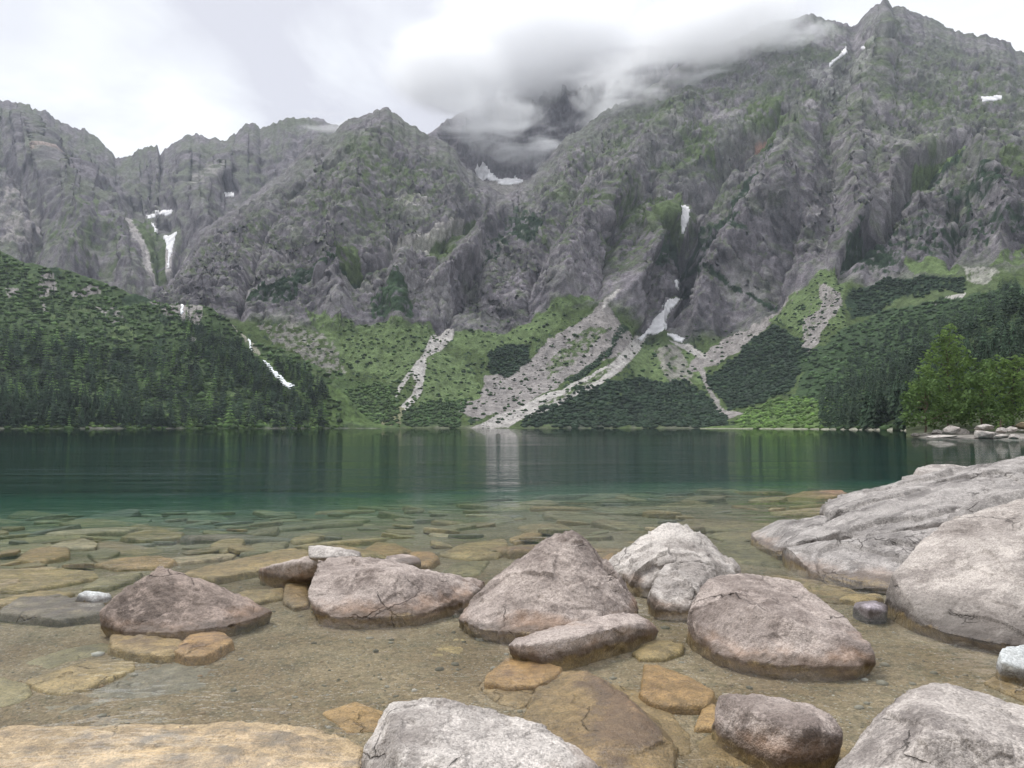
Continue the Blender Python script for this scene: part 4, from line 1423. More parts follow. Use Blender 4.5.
# R6 round topped
boulder('round topped pitted boulder with a white waterline right of centre', G_PINK,
        [[(690, 622), (697, 640), (713, 652), (740, 660), (780, 666), (824, 666), (860, 667), (876, 663),
          (690, 610, 5.35), (700, 590, 5.55), (709, 578, 5.65), (720, 575, 5.75), (748, 574, 5.8), (776, 579, 5.8), (800, 584, 5.75), (824, 601, 5.5), (840, 614, 5.25), (853, 628, 5.0), (867, 640, 4.83), (875, 652, 4.68),
          (730, 600, 5.15), (790, 620, 4.85)]], soft=6, rough=0.9, facet=0.6)
# R7 great slab
G_SLAB = granite('granite_slab', (0.315, 0.29, 0.272), (0.15, 0.136, 0.128), stain_amt=0.3, lichen=0.7)
boulder('great grey layered slab sloping up to the right edge', G_SLAB,
        [[(776, 552), (791, 561), (810, 572), (850, 581), (890, 586), (930, 590), (980, 590),
          (785, 545, 8.3), (824, 548, 7.9), (863, 539, 7.9), (900, 534, 7.9), (940, 528, 7.9), (990, 530, 8.0)],
         [(760, 545), (776, 552), (806, 556), (749, 533, 10.0), (760, 527, 10.0), (778, 518, 9.9), (800, 518, 9.8), (824, 517, 9.6), (840, 530, 8.6), (810, 540, 8.5)],
         [(824, 548), (900, 560), (824, 527, 9.0), (850, 514, 9.0), (883, 504, 9.0), (920, 493, 9.0), (949, 484, 9.0), (990, 476, 9.0), (1024, 470, 9.0), (1060, 470, 9.0), (1060, 540, 8.0), (1000, 520, 8.1), (930, 522, 8.1), (863, 537, 8.2), (800, 530, 9.3)],
         [(826, 506, 10.6), (832, 502, 10.7), (849, 499, 10.7), (879, 488, 10.7), (912, 477, 10.6), (950, 468, 10.5), (968, 466, 10.4), (1000, 460, 10.2), (1024, 453, 10.0), (1070, 446, 10.0), (1070, 520, 8.8), (960, 490, 8.9), (900, 502, 8.9), (850, 516, 9.1), (828, 512, 9.8)],
         [(949, 515, 7.9), (970, 503, 7.9), (990, 495, 7.9), (1024, 487, 7.9), (1060, 486, 7.9), (1060, 560, 7.6), (960, 560, 7.5), (1060, 480, 8.6), (990, 490, 8.6)]],
        soft=1, rough=0.7, layers=((-0.05, 0.85, 0.53), 0.80, 0.075), deep=0.3, vox=0.02, dropall=True)
boulder('small pale block on the crest of the great layered slab', G_PALE,
        [[(912, 478, 11.2), (918, 468, 11.2), (931, 464, 11.3), (945, 465, 11.3), (968, 466, 11.2), (980, 470, 11.0), (950, 480, 10.6), (920, 482, 10.7), (940, 470, 11.9), (915, 480, 11.6), (975, 475, 11.6)]],
        soft=2, rough=0.6, name='rock_block', cat='rock', group=None, deep=0.4)
# R8
G_STAIN = granite('granite_stained', (0.39, 0.348, 0.315), (0.20, 0.172, 0.155), stain=(0.075, 0.066, 0.058), stain_amt=0.75, lichen=0.45, stain_h=0.30)
boulder('massive smooth boulder with dark water stains at the right edge', G_STAIN,
        [[(891, 588), (898, 602), (910, 617), (922, 625), (942, 632), (980, 640), (1000, 644), (1040, 646), (1110, 640),
          (889, 572, 6.2), (896, 564, 6.3), (918, 543, 6.5), (945, 522, 6.7), (957, 518, 6.75), (990, 508, 6.8), (1024, 497, 6.9), (1070, 490, 6.9), (1120, 510, 6.6), (1140, 560, 6.2), (1010, 560, 5.75), (950, 575, 5.9), (1060, 565, 5.7)]], soft=6, facet=0.6, deep=0.26, rough=0.8)
# R9
boulder('small bluish white block cut by the right edge', G_BLUE,
        [[(1004, 671), (1024, 676), (1060, 680), (999, 650, 4.55), (1003, 647, 4.6), (1024, 644, 4.65), (1060, 642, 4.7), (1003, 662, 4.45)]], soft=1, rough=0.5, name='rock', cat='rock', deep=0.2)
# R10
boulder('low brownish boulder lapped by water, lower right', G_PINK,
        [[(714, 716), (719, 733), (747, 748), (782, 763), (804, 760), (841, 745),
          (715, 705, 3.72), (720, 694, 3.72), (738, 692, 3.68), (754, 692, 3.66), (776, 699, 3.62), (800, 702, 3.6), (817, 703, 3.6), (831, 714, 3.52), (839, 725, 3.47), (842, 738, 3.4), (760, 718, 3.42), (805, 728, 3.32)]], soft=5, rough=0.75, deep=0.22)
# R11
boulder('pale speckled boulder filling the bottom right corner', G_GREY,
        [[(800, 800), (840, 850), (930, 900), (1050, 900), (1120, 850),
          (826, 772, 2.95), (858, 738, 3.1), (890, 705, 3.25), (918, 691, 3.3), (937, 684, 3.35), (953, 686, 3.35), (985, 694, 3.3), (1024, 706, 3.2), (1070, 722, 3.1), (1130, 770, 2.8), (930, 735, 2.75), (1000, 745, 2.75), (870, 775, 2.75)]], soft=4, rough=0.7, deep=0.2)
# R12
boulder('whitish rough boulder at the bottom centre edge', G_PALE,
        [[(366, 770), (372, 800), (430, 860), (520, 850), (600, 790), (606, 772),
          (370, 748, 3.25), (379, 733, 3.3), (382, 714, 3.4), (388, 705, 3.42), (395, 700, 3.45), (424, 697, 3.45), (445, 698, 3.45), (464, 702, 3.45), (488, 709, 3.45), (517, 719, 3.4), (546, 732, 3.35), (576, 748, 3.25), (594, 764, 3.15),
          (450, 760, 2.9), (400, 750, 3.0)]], soft=3, rough=0.8, deep=0.2)
# R13 brown rock barely awash
boulder('brown algae covered rock barely awash beside the whitish boulder', S_BROWN,
        [[(535, 690, 0, -0.05), (537, 712, 0, -0.05), (556, 672, 0, -0.05), (582, 670, 0, -0.04), (592, 675, 0, -0.01), (604, 682, 0, 0.012), (630, 703, 0, 0.02), (645, 722, 0, 0.012), (662, 735, 0, -0.02), (675, 750, 0, -0.04), (676, 770, 0, -0.05), (640, 800, 0, -0.05), (590, 775, 0, -0.02), (521, 725, 0, -0.07), (560, 800, 0, -0.05), (600, 730, 0, -0.005),
          (535, 695, 0, -0.2), (525, 735, 0, -0.2), (680, 775, 0, -0.2), (600, 680, 0, -0.2), (690, 750, 0, -0.2)]],
        soft=3, rough=0.6, name='submerged_rock', cat='rock', group=None, deep=0.2)
# R16
G_LILAC = granite('granite_lilac', (0.34, 0.30, 0.32), (0.25, 0.22, 0.235), stain_amt=0.0, algae=(0.27, 0.235, 0.235), lichen=0.15)
boulder('small smooth lilac grey cobble beside the massive right boulder', G_LILAC,
        [[(853, 607), (868, 613), (886, 612), (889, 607), (855, 602, 0, 0.015), (875, 600, 0, 0.03), (887, 604, 0, 0.02), (870, 607, 0, 0.05)]], soft=6, rough=0.4, name='cobble', cat='stone', group=None, deep=0.15)
# small emergent stones
boulder('small white stone tip left of the dark pyramid boulder', G_BLUE,
        [[(74, 600), (94, 602), (112, 598), (77, 594, 6.35), (84, 590, 6.4), (96, 591, 6.4), (111, 593, 6.45)]], soft=2, rough=0.4, name='stone', cat='stone', group=None, deep=0.15)
boulder('small pinkish stone just behind the long reddish boulder', G_PINK,
        [[(383, 562), (400, 565), (421, 562), (386, 556, 8.2), (400, 553, 8.3), (412, 555, 8.3), (420, 558, 8.2)]], soft=3, rough=0.4, name='stone', cat='stone', group=None, deep=0.2)


# ------------------------------------------------------------------ stones under water
def flat_stone(label, mat, outline, top=-0.10, thick=0.16, soft=2, rough=0.55, tilt=0.0, dome=0.012, group='flat stones under the shallow water'):
    """a slab lying on the bed; the outline is its upper edge at depth `top`"""
    pts = np.array([onz(x, y, top) for x, y in outline])
    c = pts.mean(0)
    pts[:, 2] += tilt * (pts[:, 0] - c[0])
    H = list(pts)
    inner = c + (pts - c) * 0.6; inner[:, 2] += dome
    H += list(inner)
    low = c + (pts - c) * 1.06; low[:, 2] = top - thick
    H += list(low)
    ext = np.ptp(pts[:, 0])
    P, q = rock_mesh([H], max(0.008, c[1] * 0.0026), soft, rough, size=max(0.25, min(ext, 0.8)))
    return place_rock('flat_stone', P, q, mat, label, 'stone', group)


FS = [
    ('yellow stone jutting from under the dark pyramid boulder', S_OCHRE, [(111, 632), (110, 646), (130, 652), (160, 655), (180, 652), (182, 640), (150, 630)], -0.05, 0.2),
    ('orange stone under the right tip of the dark pyramid boulder', S_ORANGE, [(172, 650), (190, 633), (200, 629), (225, 632), (234, 640), (207, 655), (185, 656)], -0.04, 0.2),
    ('pointed tan slab below the dark pyramid boulder', S_OCHRE, [(25, 680), (53, 671), (98, 659), (135, 661), (136, 667), (117, 672), (90, 687), (60, 693), (41, 690)], -0.10, 0.14),
    ('dull brown slab between the pointed tan slab and the dark pyramid boulder', S_OLIVE, [(22, 663), (64, 649), (105, 643), (121, 649), (94, 656), (49, 669)], -0.14, 0.12),
    ('rounded brown slab cut by the left edge, lower down', S_OLIVE, [(-20, 676), (5, 677), (31, 685), (33, 694), (20, 702), (-20, 712)], -0.12, 0.14),
    ('large dull grey slab below the pointed tan slab', S_GREY, [(29, 714), (55, 702), (90, 688), (152, 658), (200, 655), (224, 671), (205, 688), (182, 693), (146, 705), (68, 717)], -0.15, 0.10),
    ('huge cream coloured rock just below the surface in the bottom left corner', S_CREAM, [(-60, 730), (0, 726), (78, 726), (200, 726), (259, 720), (309, 726), (345, 737), (362, 748), (350, 800), (200, 840), (-60, 840)], -0.05, 0.22),
    ('brown orange stone left of the whitish bottom boulder', S_ORANGE, [(321, 712), (356, 701), (384, 712), (382, 730), (348, 732)], -0.12, 0.14),
    ('small pale flat stone below the long reddish boulder', S_CREAM, [(345, 635), (384, 627), (387, 633), (352, 639)], -0.18, 0.08),
    ('pointed yellowish slab in the open gravel at centre', S_OCHRE, [(375, 686), (410, 668), (432, 650), (450, 638), (472, 636), (472, 648), (452, 660), (458, 672), (440, 681), (405, 687)], -0.17, 0.08),
    ('orange slab running under water from the narrow leaning slab', S_ORANGE, [(484, 681), (486, 674), (509, 656), (541, 660), (562, 667), (555, 676), (537, 684), (509, 686)], -0.05, 0.24),
    ('dark layered stone under the orange slab at centre', S_BROWN, [(478, 688), (484, 680), (535, 684), (536, 700), (520, 708), (500, 704)], -0.12, 0.16),
    ('flat orange stone in the middle of the right shallows', S_ORANGE, [(640, 692), (644, 663), (658, 665), (689, 676), (716, 691), (706, 704), (668, 705), (648, 700)], -0.06, 0.2),
    ('round yellow cobble below the cracked pale boulder', S_OCHRE, [(632, 652), (645, 641), (665, 639), (684, 644), (683, 652), (665, 658), (640, 658)], -0.10, 0.14),
    ('brown slab behind the awash brown rock, sloping right', S_BROWN, [(606, 682), (640, 690), (665, 705), (690, 735), (692, 752), (676, 756), (646, 722)], -0.13, 0.12),
    ('dark brown rock underneath the low lapped boulder', S_BROWN, [(694, 733), (717, 724), (750, 748), (790, 764), (850, 748), (850, 800), (705, 800), (700, 750)], -0.13, 0.12),
    ('rusty stone between the flat orange stone and the low lapped boulder', S_ORANGE, [(694, 728), (702, 708), (714, 702), (722, 722), (716, 728)], -0.10, 0.15),
    ('brown slab under the bluish white block', S_BROWN, [(985, 682), (1004, 668), (1050, 670), (1060, 705), (1024, 700)], -0.10, 0.15),
    ('thin yellow slab between the great slab and the massive boulder', S_OCHRE, [(838, 598), (846, 594), (880, 594), (884, 598), (860, 601)], -0.08, 0.16),
    ('brown slab behind the lilac grey cobble', S_BROWN, [(770, 590), (800, 580), (850, 588), (880, 605), (840, 603), (800, 600)], -0.14, 0.10),
    ('brown slab in the channel right of the cracked pale boulder', S_BROWN, [(740, 580), (775, 574), (830, 582), (800, 588), (760, 588)], -0.13, 0.12),
    ('dark stone off the nose of the great slab', S_OLIVE, [(700, 548), (740, 536), (790, 556), (780, 568), (735, 562)], -0.16, 0.14),
    ('brown wet stone touching the left end of the cracked pale boulder', S_ORANGE, [(596, 560), (612, 552), (640, 575), (650, 588), (625, 584)], -0.06, 0.2),
    ('large ochre slab cut by the left edge, upper row', S_OCHRE, [(-30, 570), (0, 569), (49, 567), (96, 571), (100, 575), (78, 580), (29, 589), (-30, 591)], -0.10, 0.2),
    ('orange brown slab above the large left ochre slab', S_ORANGE, [(14, 559), (29, 549), (47, 546), (70, 547), (69, 555), (39, 561)], -0.13, 0.2),
    ('pale green slab right of the large left ochre slab', S_OLIVE, [(82, 587), (98, 578), (143, 571), (136, 578), (109, 587)], -0.10, 0.2),
    ('broad low grey slab almost breaking the surface by the small white stone', S_GREY, [(-5, 611), (20, 597), (59, 595), (102, 599), (108, 612), (59, 618)], -0.03, 0.28),
    ('yellow slab at the left edge below the large ochre one', S_OCHRE, [(-20, 607), (5, 597), (40, 590), (75, 592), (60, 597), (20, 600)], -0.09, 0.2),
    ('reddish slab above the apex of the dark pyramid boulder', S_ORANGE, [(94, 563), (121, 557), (162, 555), (177, 561), (166, 566), (117, 568)], -0.12, 0.18),
    ('olive slab left of the reddish one', S_OLIVE, [(57, 565), (74, 560), (89, 562), (84, 569), (66, 570)], -0.13, 0.18),
    ('small round olive stone over the reddish slab', S_OLIVE, [(88, 553), (103, 547), (121, 551), (110, 557), (95, 558)], -0.15, 0.18),
    ('tan slab in the upper left row of drowned stones', S_OCHRE, [(120, 536), (145, 529), (184, 532), (183, 537), (146, 539)], -0.18, 0.16),
    ('squarish yellow slab behind the ridge of the dark pyramid boulder', S_OCHRE, [(210, 544), (220, 539), (246, 536), (242, 547), (225, 552)], -0.16, 0.18),
    ('olive slab right of the squarish yellow one', S_OLIVE, [(239, 554), (255, 543), (289, 541), (284, 548), (257, 554)], -0.16, 0.18),
    ('slim green slab in the upper row left of centre', S_OLIVE, [(246, 533), (258, 529), (279, 526), (277, 531), (256, 535)], -0.19, 0.16),
    ('pointed tan slab in the upper row left of centre', S_OCHRE, [(290, 539), (309, 533), (326, 535), (317, 539), (295, 542)], -0.18, 0.16),
    ('broad drowned slab carrying the pale slab tip left of the long boulder', S_OCHRE, [(180, 574), (205, 566), (249, 557), (290, 548), (308, 550), (310, 560), (259, 569), (215, 578)], -0.07, 0.26),
    ('square brown stone between the pale slab tip and the long boulder', S_BROWN, [(283, 600), (286, 582), (308, 578), (309, 604), (294, 607)], -0.08, 0.2),
    ('flat yellow slab right of the dark pyramid boulder', S_OCHRE, [(228, 598), (240, 591), (284, 587), (283, 597), (258, 601)], -0.10, 0.16),
    ('orange slab behind the small pinkish stone', S_ORANGE, [(362, 550), (376, 542), (397, 543), (412, 550), (390, 556)], -0.11, 0.22),
    ('orange rounded slab right of the small pinkish stone', S_ORANGE, [(408, 553), (414, 550), (435, 552), (440, 558), (428, 565), (412, 562)], -0.08, 0.22),
    ('big tan slab left of the triangular boulder', S_OCHRE, [(439, 553), (464, 543), (505, 538), (510, 547), (499, 556), (474, 558)], -0.13, 0.2),
    ('orange slab above the big tan one', S_ORANGE, [(509, 538), (527, 532), (542, 533), (536, 539), (515, 542)], -0.16, 0.18),
    ('long brown slab behind the apex of the triangular boulder', S_BROWN, [(517, 526), (540, 523), (565, 524), (573, 529), (530, 533)], -0.18, 0.16),
    ('dark slab between the orange rounded slab and the triangular boulder', S_OLIVE, [(440, 572), (455, 562), (490, 560), (480, 574), (462, 577)], -0.15, 0.14),
    ('small brown slab right of the triangular boulder', S_BROWN, [(596, 553), (606, 548), (624, 549), (614, 557), (602, 560)], -0.12, 0.18),
]
for lab, mat, ol, top, th in FS:
    flat_stone(lab, mat, ol, max(-0.13, top * 0.62), 0.10 if th < 0.25 else 0.13)

# the field of drowned stones towards the drop-off, each one laid on the bed
R = np.random.default_rng(5)
taken = [np.array(f[2], float).mean(0) for f in FS]
protos = []
for i in range(10):
    n = R.integers(5, 8)
    a = np.sort((np.arange(n) + R.uniform(-0.35, 0.35, n)) * 2 * math.pi / n)
    r = R.uniform(0.8, 1.15, n)
    o = np.stack([np.cos(a) * r, np.sin(a) * r], 1) * 0.5
    tl = R.uniform(-0.06, 0.06, 2)
    H = [(x, y, x * tl[0] + y * tl[1]) for x, y in o] + [(x * 0.6, y * 0.6, 0.015) for x, y in o] + [(x * 1.04, y * 1.04, -0.22) for x, y in o]
    protos.append(rock_mesh([H], 0.03, 1, 0.55, size=0.6))
meshes = {}
SM = [S_OCHRE, S_OLIVE, S_OLIVE, S_GREY, S_BROWN, S_ORANGE, S_OCHRE, S_CREAM]
spots = []
tries = 0
while len(spots) < 225 and tries < 20000:
    tries += 1
    px = R.uniform(-70, 830)
    lo = np.interp(px, [-60, 300, 500, 800], [505, 500, 490, 483])
    hi = np.interp(px, [-60, 120, 300, 600, 800], [606, 566, 568, 552, 540])
    py = lo + (R.uniform(0, 1) ** 1.2) * (hi - lo)
    p = onz(px, py, -0.15)
    sz = R.choice([R.uniform(0.22, 0.6), R.uniform(0.6, 1.9)]) * np.interp(p[1], [6, 16], [0.75, 1.15])
    if any(math.hypot((p[0] - s_[0]) / 1.15, p[1] - s_[1]) < 0.36 * (sz + s_[2]) for s_ in spots): continue
    if any(abs(px - t_[0]) < 24 and abs(py - t_[1]) < 6 for t_ in taken): continue
    spots.append((p[0], p[1], sz))
    ip, im = R.integers(0, 10), R.integers(0, len(SM))
    if (ip, im) not in meshes:
        o = mesh_np('drowned_stone', protos[ip][0], protos[ip][1], SM[im], True)
        meshes[(ip, im)] = o.data
    else:
        o = bpy.data.objects.new('drowned_stone', meshes[(ip, im)]); COL.objects.link(o)
    o.location = (p[0], p[1], -float(bed_depth(p[0], p[1])) + R.uniform(-0.01, 0.085))
    o.rotation_euler = (R.uniform(-.12, .06), R.uniform(-.12, .12), R.uniform(-0.9, 0.9))
    o.scale = (sz * 1.35, sz * R.uniform(0.7, 1.0), sz * R.uniform(0.6, 0.9))
    tag(o, 'flat mossy stone among many on the lake bed near the drop-off', 'stone', 'drowned stones on the lake bed')

# loose gravel
V, Fc = [], []
iv, if_ = ICO[1]
ng = 4600
b = 0
for i in range(ng):
    y = 2.4 + R.uniform(0, 1) ** 1.4 * 6.0
    x = R.uniform(-0.72, 0.72) * y
    s = R.uniform(0.004, 0.010) * (1 if R.uniform() < 0.88 else R.uniform(2, 4))
    v = iv * (R.uniform(0.7, 1.3, 3) * np.array([1, 1, 0.6])) * s
    a = R.uniform(0, 6.28)
    v = np.stack([v[:, 0] * math.cos(a) - v[:, 1] * math.sin(a), v[:, 0] * math.sin(a) + v[:, 1] * math.cos(a), v[:, 2]], 1)
    V.append(v + np.array([x, y, 0])); Fc.append(if_ + b); b += len(iv)
V = np.concatenate(V)
cx_ = V.reshape(ng, -1, 3)
zz = bed_z(cx_[:, 0, 0][:, None], cx_[:, 0, 1][:, None])
cx_[:, :, 2] += zz
gm = NT('loose_gravel'); p_, _ = gm.pos()
vv = gm.n('ShaderNodeNewGeometry').outputs['Random Per Island']
gc = gm.ramp(vv, [(0.0, (0.10, 0.085, 0.06)), (0.4, (0.20, 0.175, 0.13)), (0.75, (0.27, 0.24, 0.19)), (0.93, (0.23, 0.15, 0.08)), (1.0, (0.42, 0.39, 0.34))])
gm.bsdf(gc, 0.85)
tag(mesh_np('gravel', cx_.reshape(-1, 3), np.concatenate(Fc), gm.m, True), kind='stuff')

# ------------------------------------------------------------------ trees
TR = np.random.default_rng(21)


def spruce_geo(whorls=13, arms=8, seed=0, wide=0.2, sub=2):
    """unit-height spruce: drooping sprays in whorls; returns crown (V, quads)"""
    r = np.random.default_rng(seed)
    V, Q = [], []
    for w in range(whorls):
        f = w / (whorls - 1)
        z = 0.10 + 0.86 * f ** 0.9
        L = wide * (1 - f) ** 0.85 * r.uniform(0.8, 1.15) + 0.012
        n = max(4, int(arms * (1 - 0.5 * f)))
        a0 = r.uniform(0, 6.28)
        for k in range(n):
            if r.uniform() < 0.10: continue
            a = a0 + 6.283 * k / n + r.normal(0, 0.18)
            l = L * r.uniform(0.65, 1.2)
            dr = l * r.uniform(0.25, 0.6)
            wd = l * r.uniform(0.26, 0.42) + 0.006
            ca, sa = math.cos(a), math.sin(a)
            for sgn in (-1, 1):
                b = len(V)
                pts = [(0.0, 0, 0.03), (0.55 * l, sgn * wd, -dr * 0.45 - 0.012), (l, sgn * wd * 0.25, -dr + 0.01 * r.normal()), (0.6 * l, 0, -dr * 0.15 + 0.02 * (1 - f))]
                for x, y, zz in pts:
                    V.append((x * ca - y * sa, x * sa + y * ca, z + zz))
                Q.append((b, b + 1, b + 2, b + 3))
    # leader
    b = len(V)
    V += [(-0.006, 0, 0.93), (0.006, 0, 0.93), (0.0015, 0, 1.0), (-0.0015, 0, 1.0)]
    Q.append((b, b + 1, b + 2, b + 3))
    return np.array(V), np.array(Q)


def trunk_geo(r0=0.014, h=0.9, n=6):
    V, Q = [], []
    for k, (z, r) in enumerate([(-0.05, r0 * 1.35), (0.05, r0), (h * 0.5, r0 * 0.6), (h, r0 * 0.15)]):
        for i in range(n):
            a = 6.283 * i / n
            V.append((r * math.cos(a), r * math.sin(a), z))
    for k in range(3):
        for i in range(n):
            j = (i + 1) % n
            Q.append((k * n + i, k * n + j, k * n + n + j, k * n + n + i))
    return np.array(V), np.array(Q)


# --- spruces standing on the right slope, one by one
crowns = []
tv, tq = trunk_geo()
tmesh = None
for i in range(6):
    v, q = spruce_geo(15, 10, 400 + i, TR.uniform(0.16, 0.23))
    crowns.append((v, q))
cmesh = [None] * 6


def spruce(loc, h, i, label, group, parts=True):
    global tmesh
    sx = h * TR.uniform(0.9, 1.15)
    rz = TR.uniform(0, 6.28)
    if cmesh[i] is None:
        c = mesh_np('crown', crowns[i][0], crowns[i][1], M_SPRUCE, True)
        cmesh[i] = c.data
    else:
        c = bpy.data.objects.new('crown', cmesh[i]); COL.objects.link(c)
    if not parts:
        c.name = 'spruce_tree'
        c.location = loc; c.scale = (sx, sx, h); c.rotation_euler = (0, 0, rz)
        return tag(c, label, 'tree', group)
    t = empty('spruce_tree', loc, label, 'tree', group)
    t.rotation_euler = (0, 0, rz); t.scale = (sx, sx, h)
    c.parent = t
    if tmesh is None:
        k_ = mesh_np('trunk', tv, tq, M_BARK, True); tmesh = k_.data
    else:
        k_ = bpy.data.objects.new('trunk', tmesh); COL.objects.link(k_)
    k_.parent = t
    return t


zoneG = [(815, 440), (822, 405), (850, 384), (900, 362), (960, 330), (1024, 292), (1080, 262), (1080, 445)]
pts, idx = right.sample(900, zoneG)
order = np.argsort(pts[:, 1])
keep = []
for j in order:
    p = pts[j]
    if all((p[0] - k_[0]) ** 2 + (p[1] - k_[1]) ** 2 > 22 for k_ in keep):
        keep.append(p)
near_trees = keep[:190]
for p in near_trees:
    spruce(p - np.array((0, 0, 0.3)), TR.uniform(14, 26), TR.integers(0, 6), 'dark spruce in the dense wood covering the slope on the right', 'spruces on the right slope')
rest_right = keep[190:]

# --- spruces along the left far shore
CASC = np.minimum(line_dist([(246, 326), (251, 345), (252, 353), (265, 362), (280, 381), (294, 391)], left.PX, left.PY), line_dist([(182, 300), (183, 318)], left.PX, left.PY))
zoneF = [(-30, 440), (-30, 410), (60, 408), (160, 410), (250, 412), (300, 416), (305, 440)]
pts, idx = left.sample(600, zoneF)
keepL = []
for j in np.argsort(pts[:, 1]):
    p = pts[j]
    if p[2] > 1.5 and all((p[0] - k_[0]) ** 2 + (p[1] - k_[1]) ** 2 > 30 for k_ in keepL):
        keepL.append(p)
for p in keepL[:105]:
    spruce(p - np.array((0, 0, 0.3)), TR.uniform(12, 22), TR.integers(0, 6), 'dark spruce in the front rows of the wood on the left far shore', 'spruces along the left far shore', parts=False)


def merged(name, items, protos, mat, jitter=0.0):
    """many far-off plants in one mesh; items: (loc, height, width, tint)"""
    Vs, Fs, Cs = [], [], []
    b = 0
    for (p, h, wd, tint) in items:
        v, q = protos[TR.integers(0, len(protos))]
        a = TR.uniform(0, 6.28)
        ca, sa = math.cos(a) * wd, math.sin(a) * wd
        vv = np.stack([v[:, 0] * ca - v[:, 1] * sa + p[0], v[:, 0] * sa + v[:, 1] * ca + p[1], v[:, 2] * h + p[2]], 1)
        Vs.append(vv.astype(np.float32)); Fs.append(q + b); b += len(v)
        Cs.append(np.repeat(np.asarray(tint, np.float32)[None], len(v), 0))
    return tag(mesh_np(name, np.concatenate(Vs), np.concatenate(Fs), mat, True, np.concatenate(Cs)), kind='stuff')


farp = [spruce_geo(8, 6, 500 + i, TR.uniform(0.17, 0.23)) for i in range(6)]
items = []
# broad belts: tall spruce low on the slope, shorter scrub-spruce higher up
for poly, n, h0, h1 in [([(-140, 440), (-140, 330), (0, 330), (60, 345), (150, 352), (230, 350), (280, 372), (320, 395), (330, 420), (330, 440)], 1250, 11, 23),
                        ([(-140, 345), (-140, 210), (0, 250), (70, 275), (140, 298), (215, 310), (255, 350), (280, 380), (150, 360), (0, 345)], 1100, 3, 8),
                        ([(180, 318), (235, 345), (300, 370), (330, 395), (300, 420), (240, 380), (190, 360)], 420, 9, 17)]:
    g = ((left.wx + 0.5 * left.pat) > -0.35) & (CASC > 4.5)
    pp, ii = left.sample(n, poly, g)
    gl = left.wx.ravel()[ii]
    for p, w_ in zip(pp, gl):
        h = TR.uniform(h0, h1)
        s_ = TR.uniform(0.5, 1.5)
        tint = (s_, s_, s_) if TR.uniform() > 0.2 + 0.2 * (w_ < -0.15) else (s_ * 2.6, s_ * 2.5, s_ * 1.4)
        items.append((p - np.array((0, 0, 0.4)), h, h * TR.uniform(0.9, 1.3), tint))
merged('spruce_forest', items, farp, M_FOREST)
items = []
for p in rest_right:
    h = TR.uniform(10, 19); s_ = TR.uniform(0.65, 1.1)
    items.append((p - np.array((0, 0, 0.4)), h, h, (s_, s_, s_)))
# thinner wood spreading up the slope behind
pp, ii = main.sample(620, [(812, 400), (850, 352), (900, 328), (940, 318), (975, 300), (1024, 285), (1100, 270), (1100, 330), (960, 350), (850, 410)])
for p in pp:
    h = TR.uniform(6, 15); s_ = TR.uniform(0.7, 1.3)
    items.append((p - np.array((0, 0, 0.4)), h, h, (s_, s_, s_) if TR.uniform() > 0.2 else (s_ * 2, s_ * 2, s_ * 1.2)))
merged('spruce_forest', items, farp, M_FOREST)

# --- mountain pine and willow scrub: rounded clumps hugging the ground
iv1, if1 = ICO[1]
scr = []
for i in range(8):
    r = np.random.default_rng(600 + i)
    v = iv1 * r.uniform(0.65, 1.25, (len(iv1), 1))
    v[:, 2] = np.maximum(v[:, 2], -0.25)
    scr.append((v, if1))
items = []


def scrub(patch, poly, n, s0, s1, tint, mask=None, var=0.3):
    pp, ii = patch.sample(n, poly, mask)
    for p in pp:
        s_ = TR.uniform(s0, s1)
        k_ = TR.uniform(1 - var, 1 + var)
        items.append((p, s_ * TR.uniform(0.55, 0.9), s_, tuple(np.array(tint) * k_)))


DK = (0.50, 0.56, 0.70)
for poly, n in PINE_ZONES:
    scrub(main, poly, n, 1.8, 4.2, DK)
scrub(main, [(487, 352), (505, 347), (528, 345), (528, 360), (511, 373), (490, 374)], 260, 1.5, 3.2, DK)
scrub(main, [(852, 292), (879, 279), (964, 278), (964, 290), (913, 290), (879, 311), (855, 316)], 420, 1.5, 3.4, DK)
scrub(main, [(300, 395), (400, 385), (396, 428), (300, 428)], 700, 1.5, 3.8, (1.3, 1.35, 1.0), None, 0.5)
scrub(main, [(404, 408), (440, 396), (470, 402), (458, 427), (400, 427)], 300, 1.5, 3.5, (0.9, 1.0, 0.8), None, 0.5)
scrub(main, [(570, 380), (618, 342), (628, 330), (612, 350), (575, 384)], 130, 1.5, 3, DK)
scrub(main, [(745, 408), (790, 396), (838, 392), (850, 428), (735, 428)], 600, 1.5, 3.6, (2.0, 2.1, 1.2), None, 0.45)
scrub(main, [(815, 350), (870, 315), (920, 300), (1000, 292), (1100, 282), (1100, 330), (960, 345), (830, 402), (800, 400)], 1100, 1.5, 4.0, (0.95, 1.05, 0.9), None, 0.5)
scrub(main, [(340, 330), (360, 322), (434, 326), (480, 396), (456, 414), (345, 400)], 420, 1.0, 2.6, (1.2, 1.3, 0.9), main.pat > 0.05, 0.4)
scrub(main, [(480, 330), (560, 300), (630, 330), (600, 370), (500, 410), (460, 400)], 260, 0.9, 2.2, (0.8, 0.9, 0.7), main.pat > 0.15, 0.4)
scrub(main, [(760, 335), (800, 290), (840, 265), (850, 330), (800, 345)], 240, 1.0, 2.4, (0.7, 0.8, 0.7), main.pat > 0.05, 0.4)
scrub(left, [(-140, 400), (-140, 215), (0, 250), (100, 286), (215, 310), (330, 372), (340, 428), (-140, 436)], 3400, 1.6, 4.6, (1.1, 1.2, 0.85), (left.wx < 0.25) & (CASC > 3.5), 0.45)
scrub(left, [(0, 412), (330, 418), (345, 430), (0, 432)], 420, 1.2, 3.0, (2.0, 2.0, 1.3), None, 0.45)
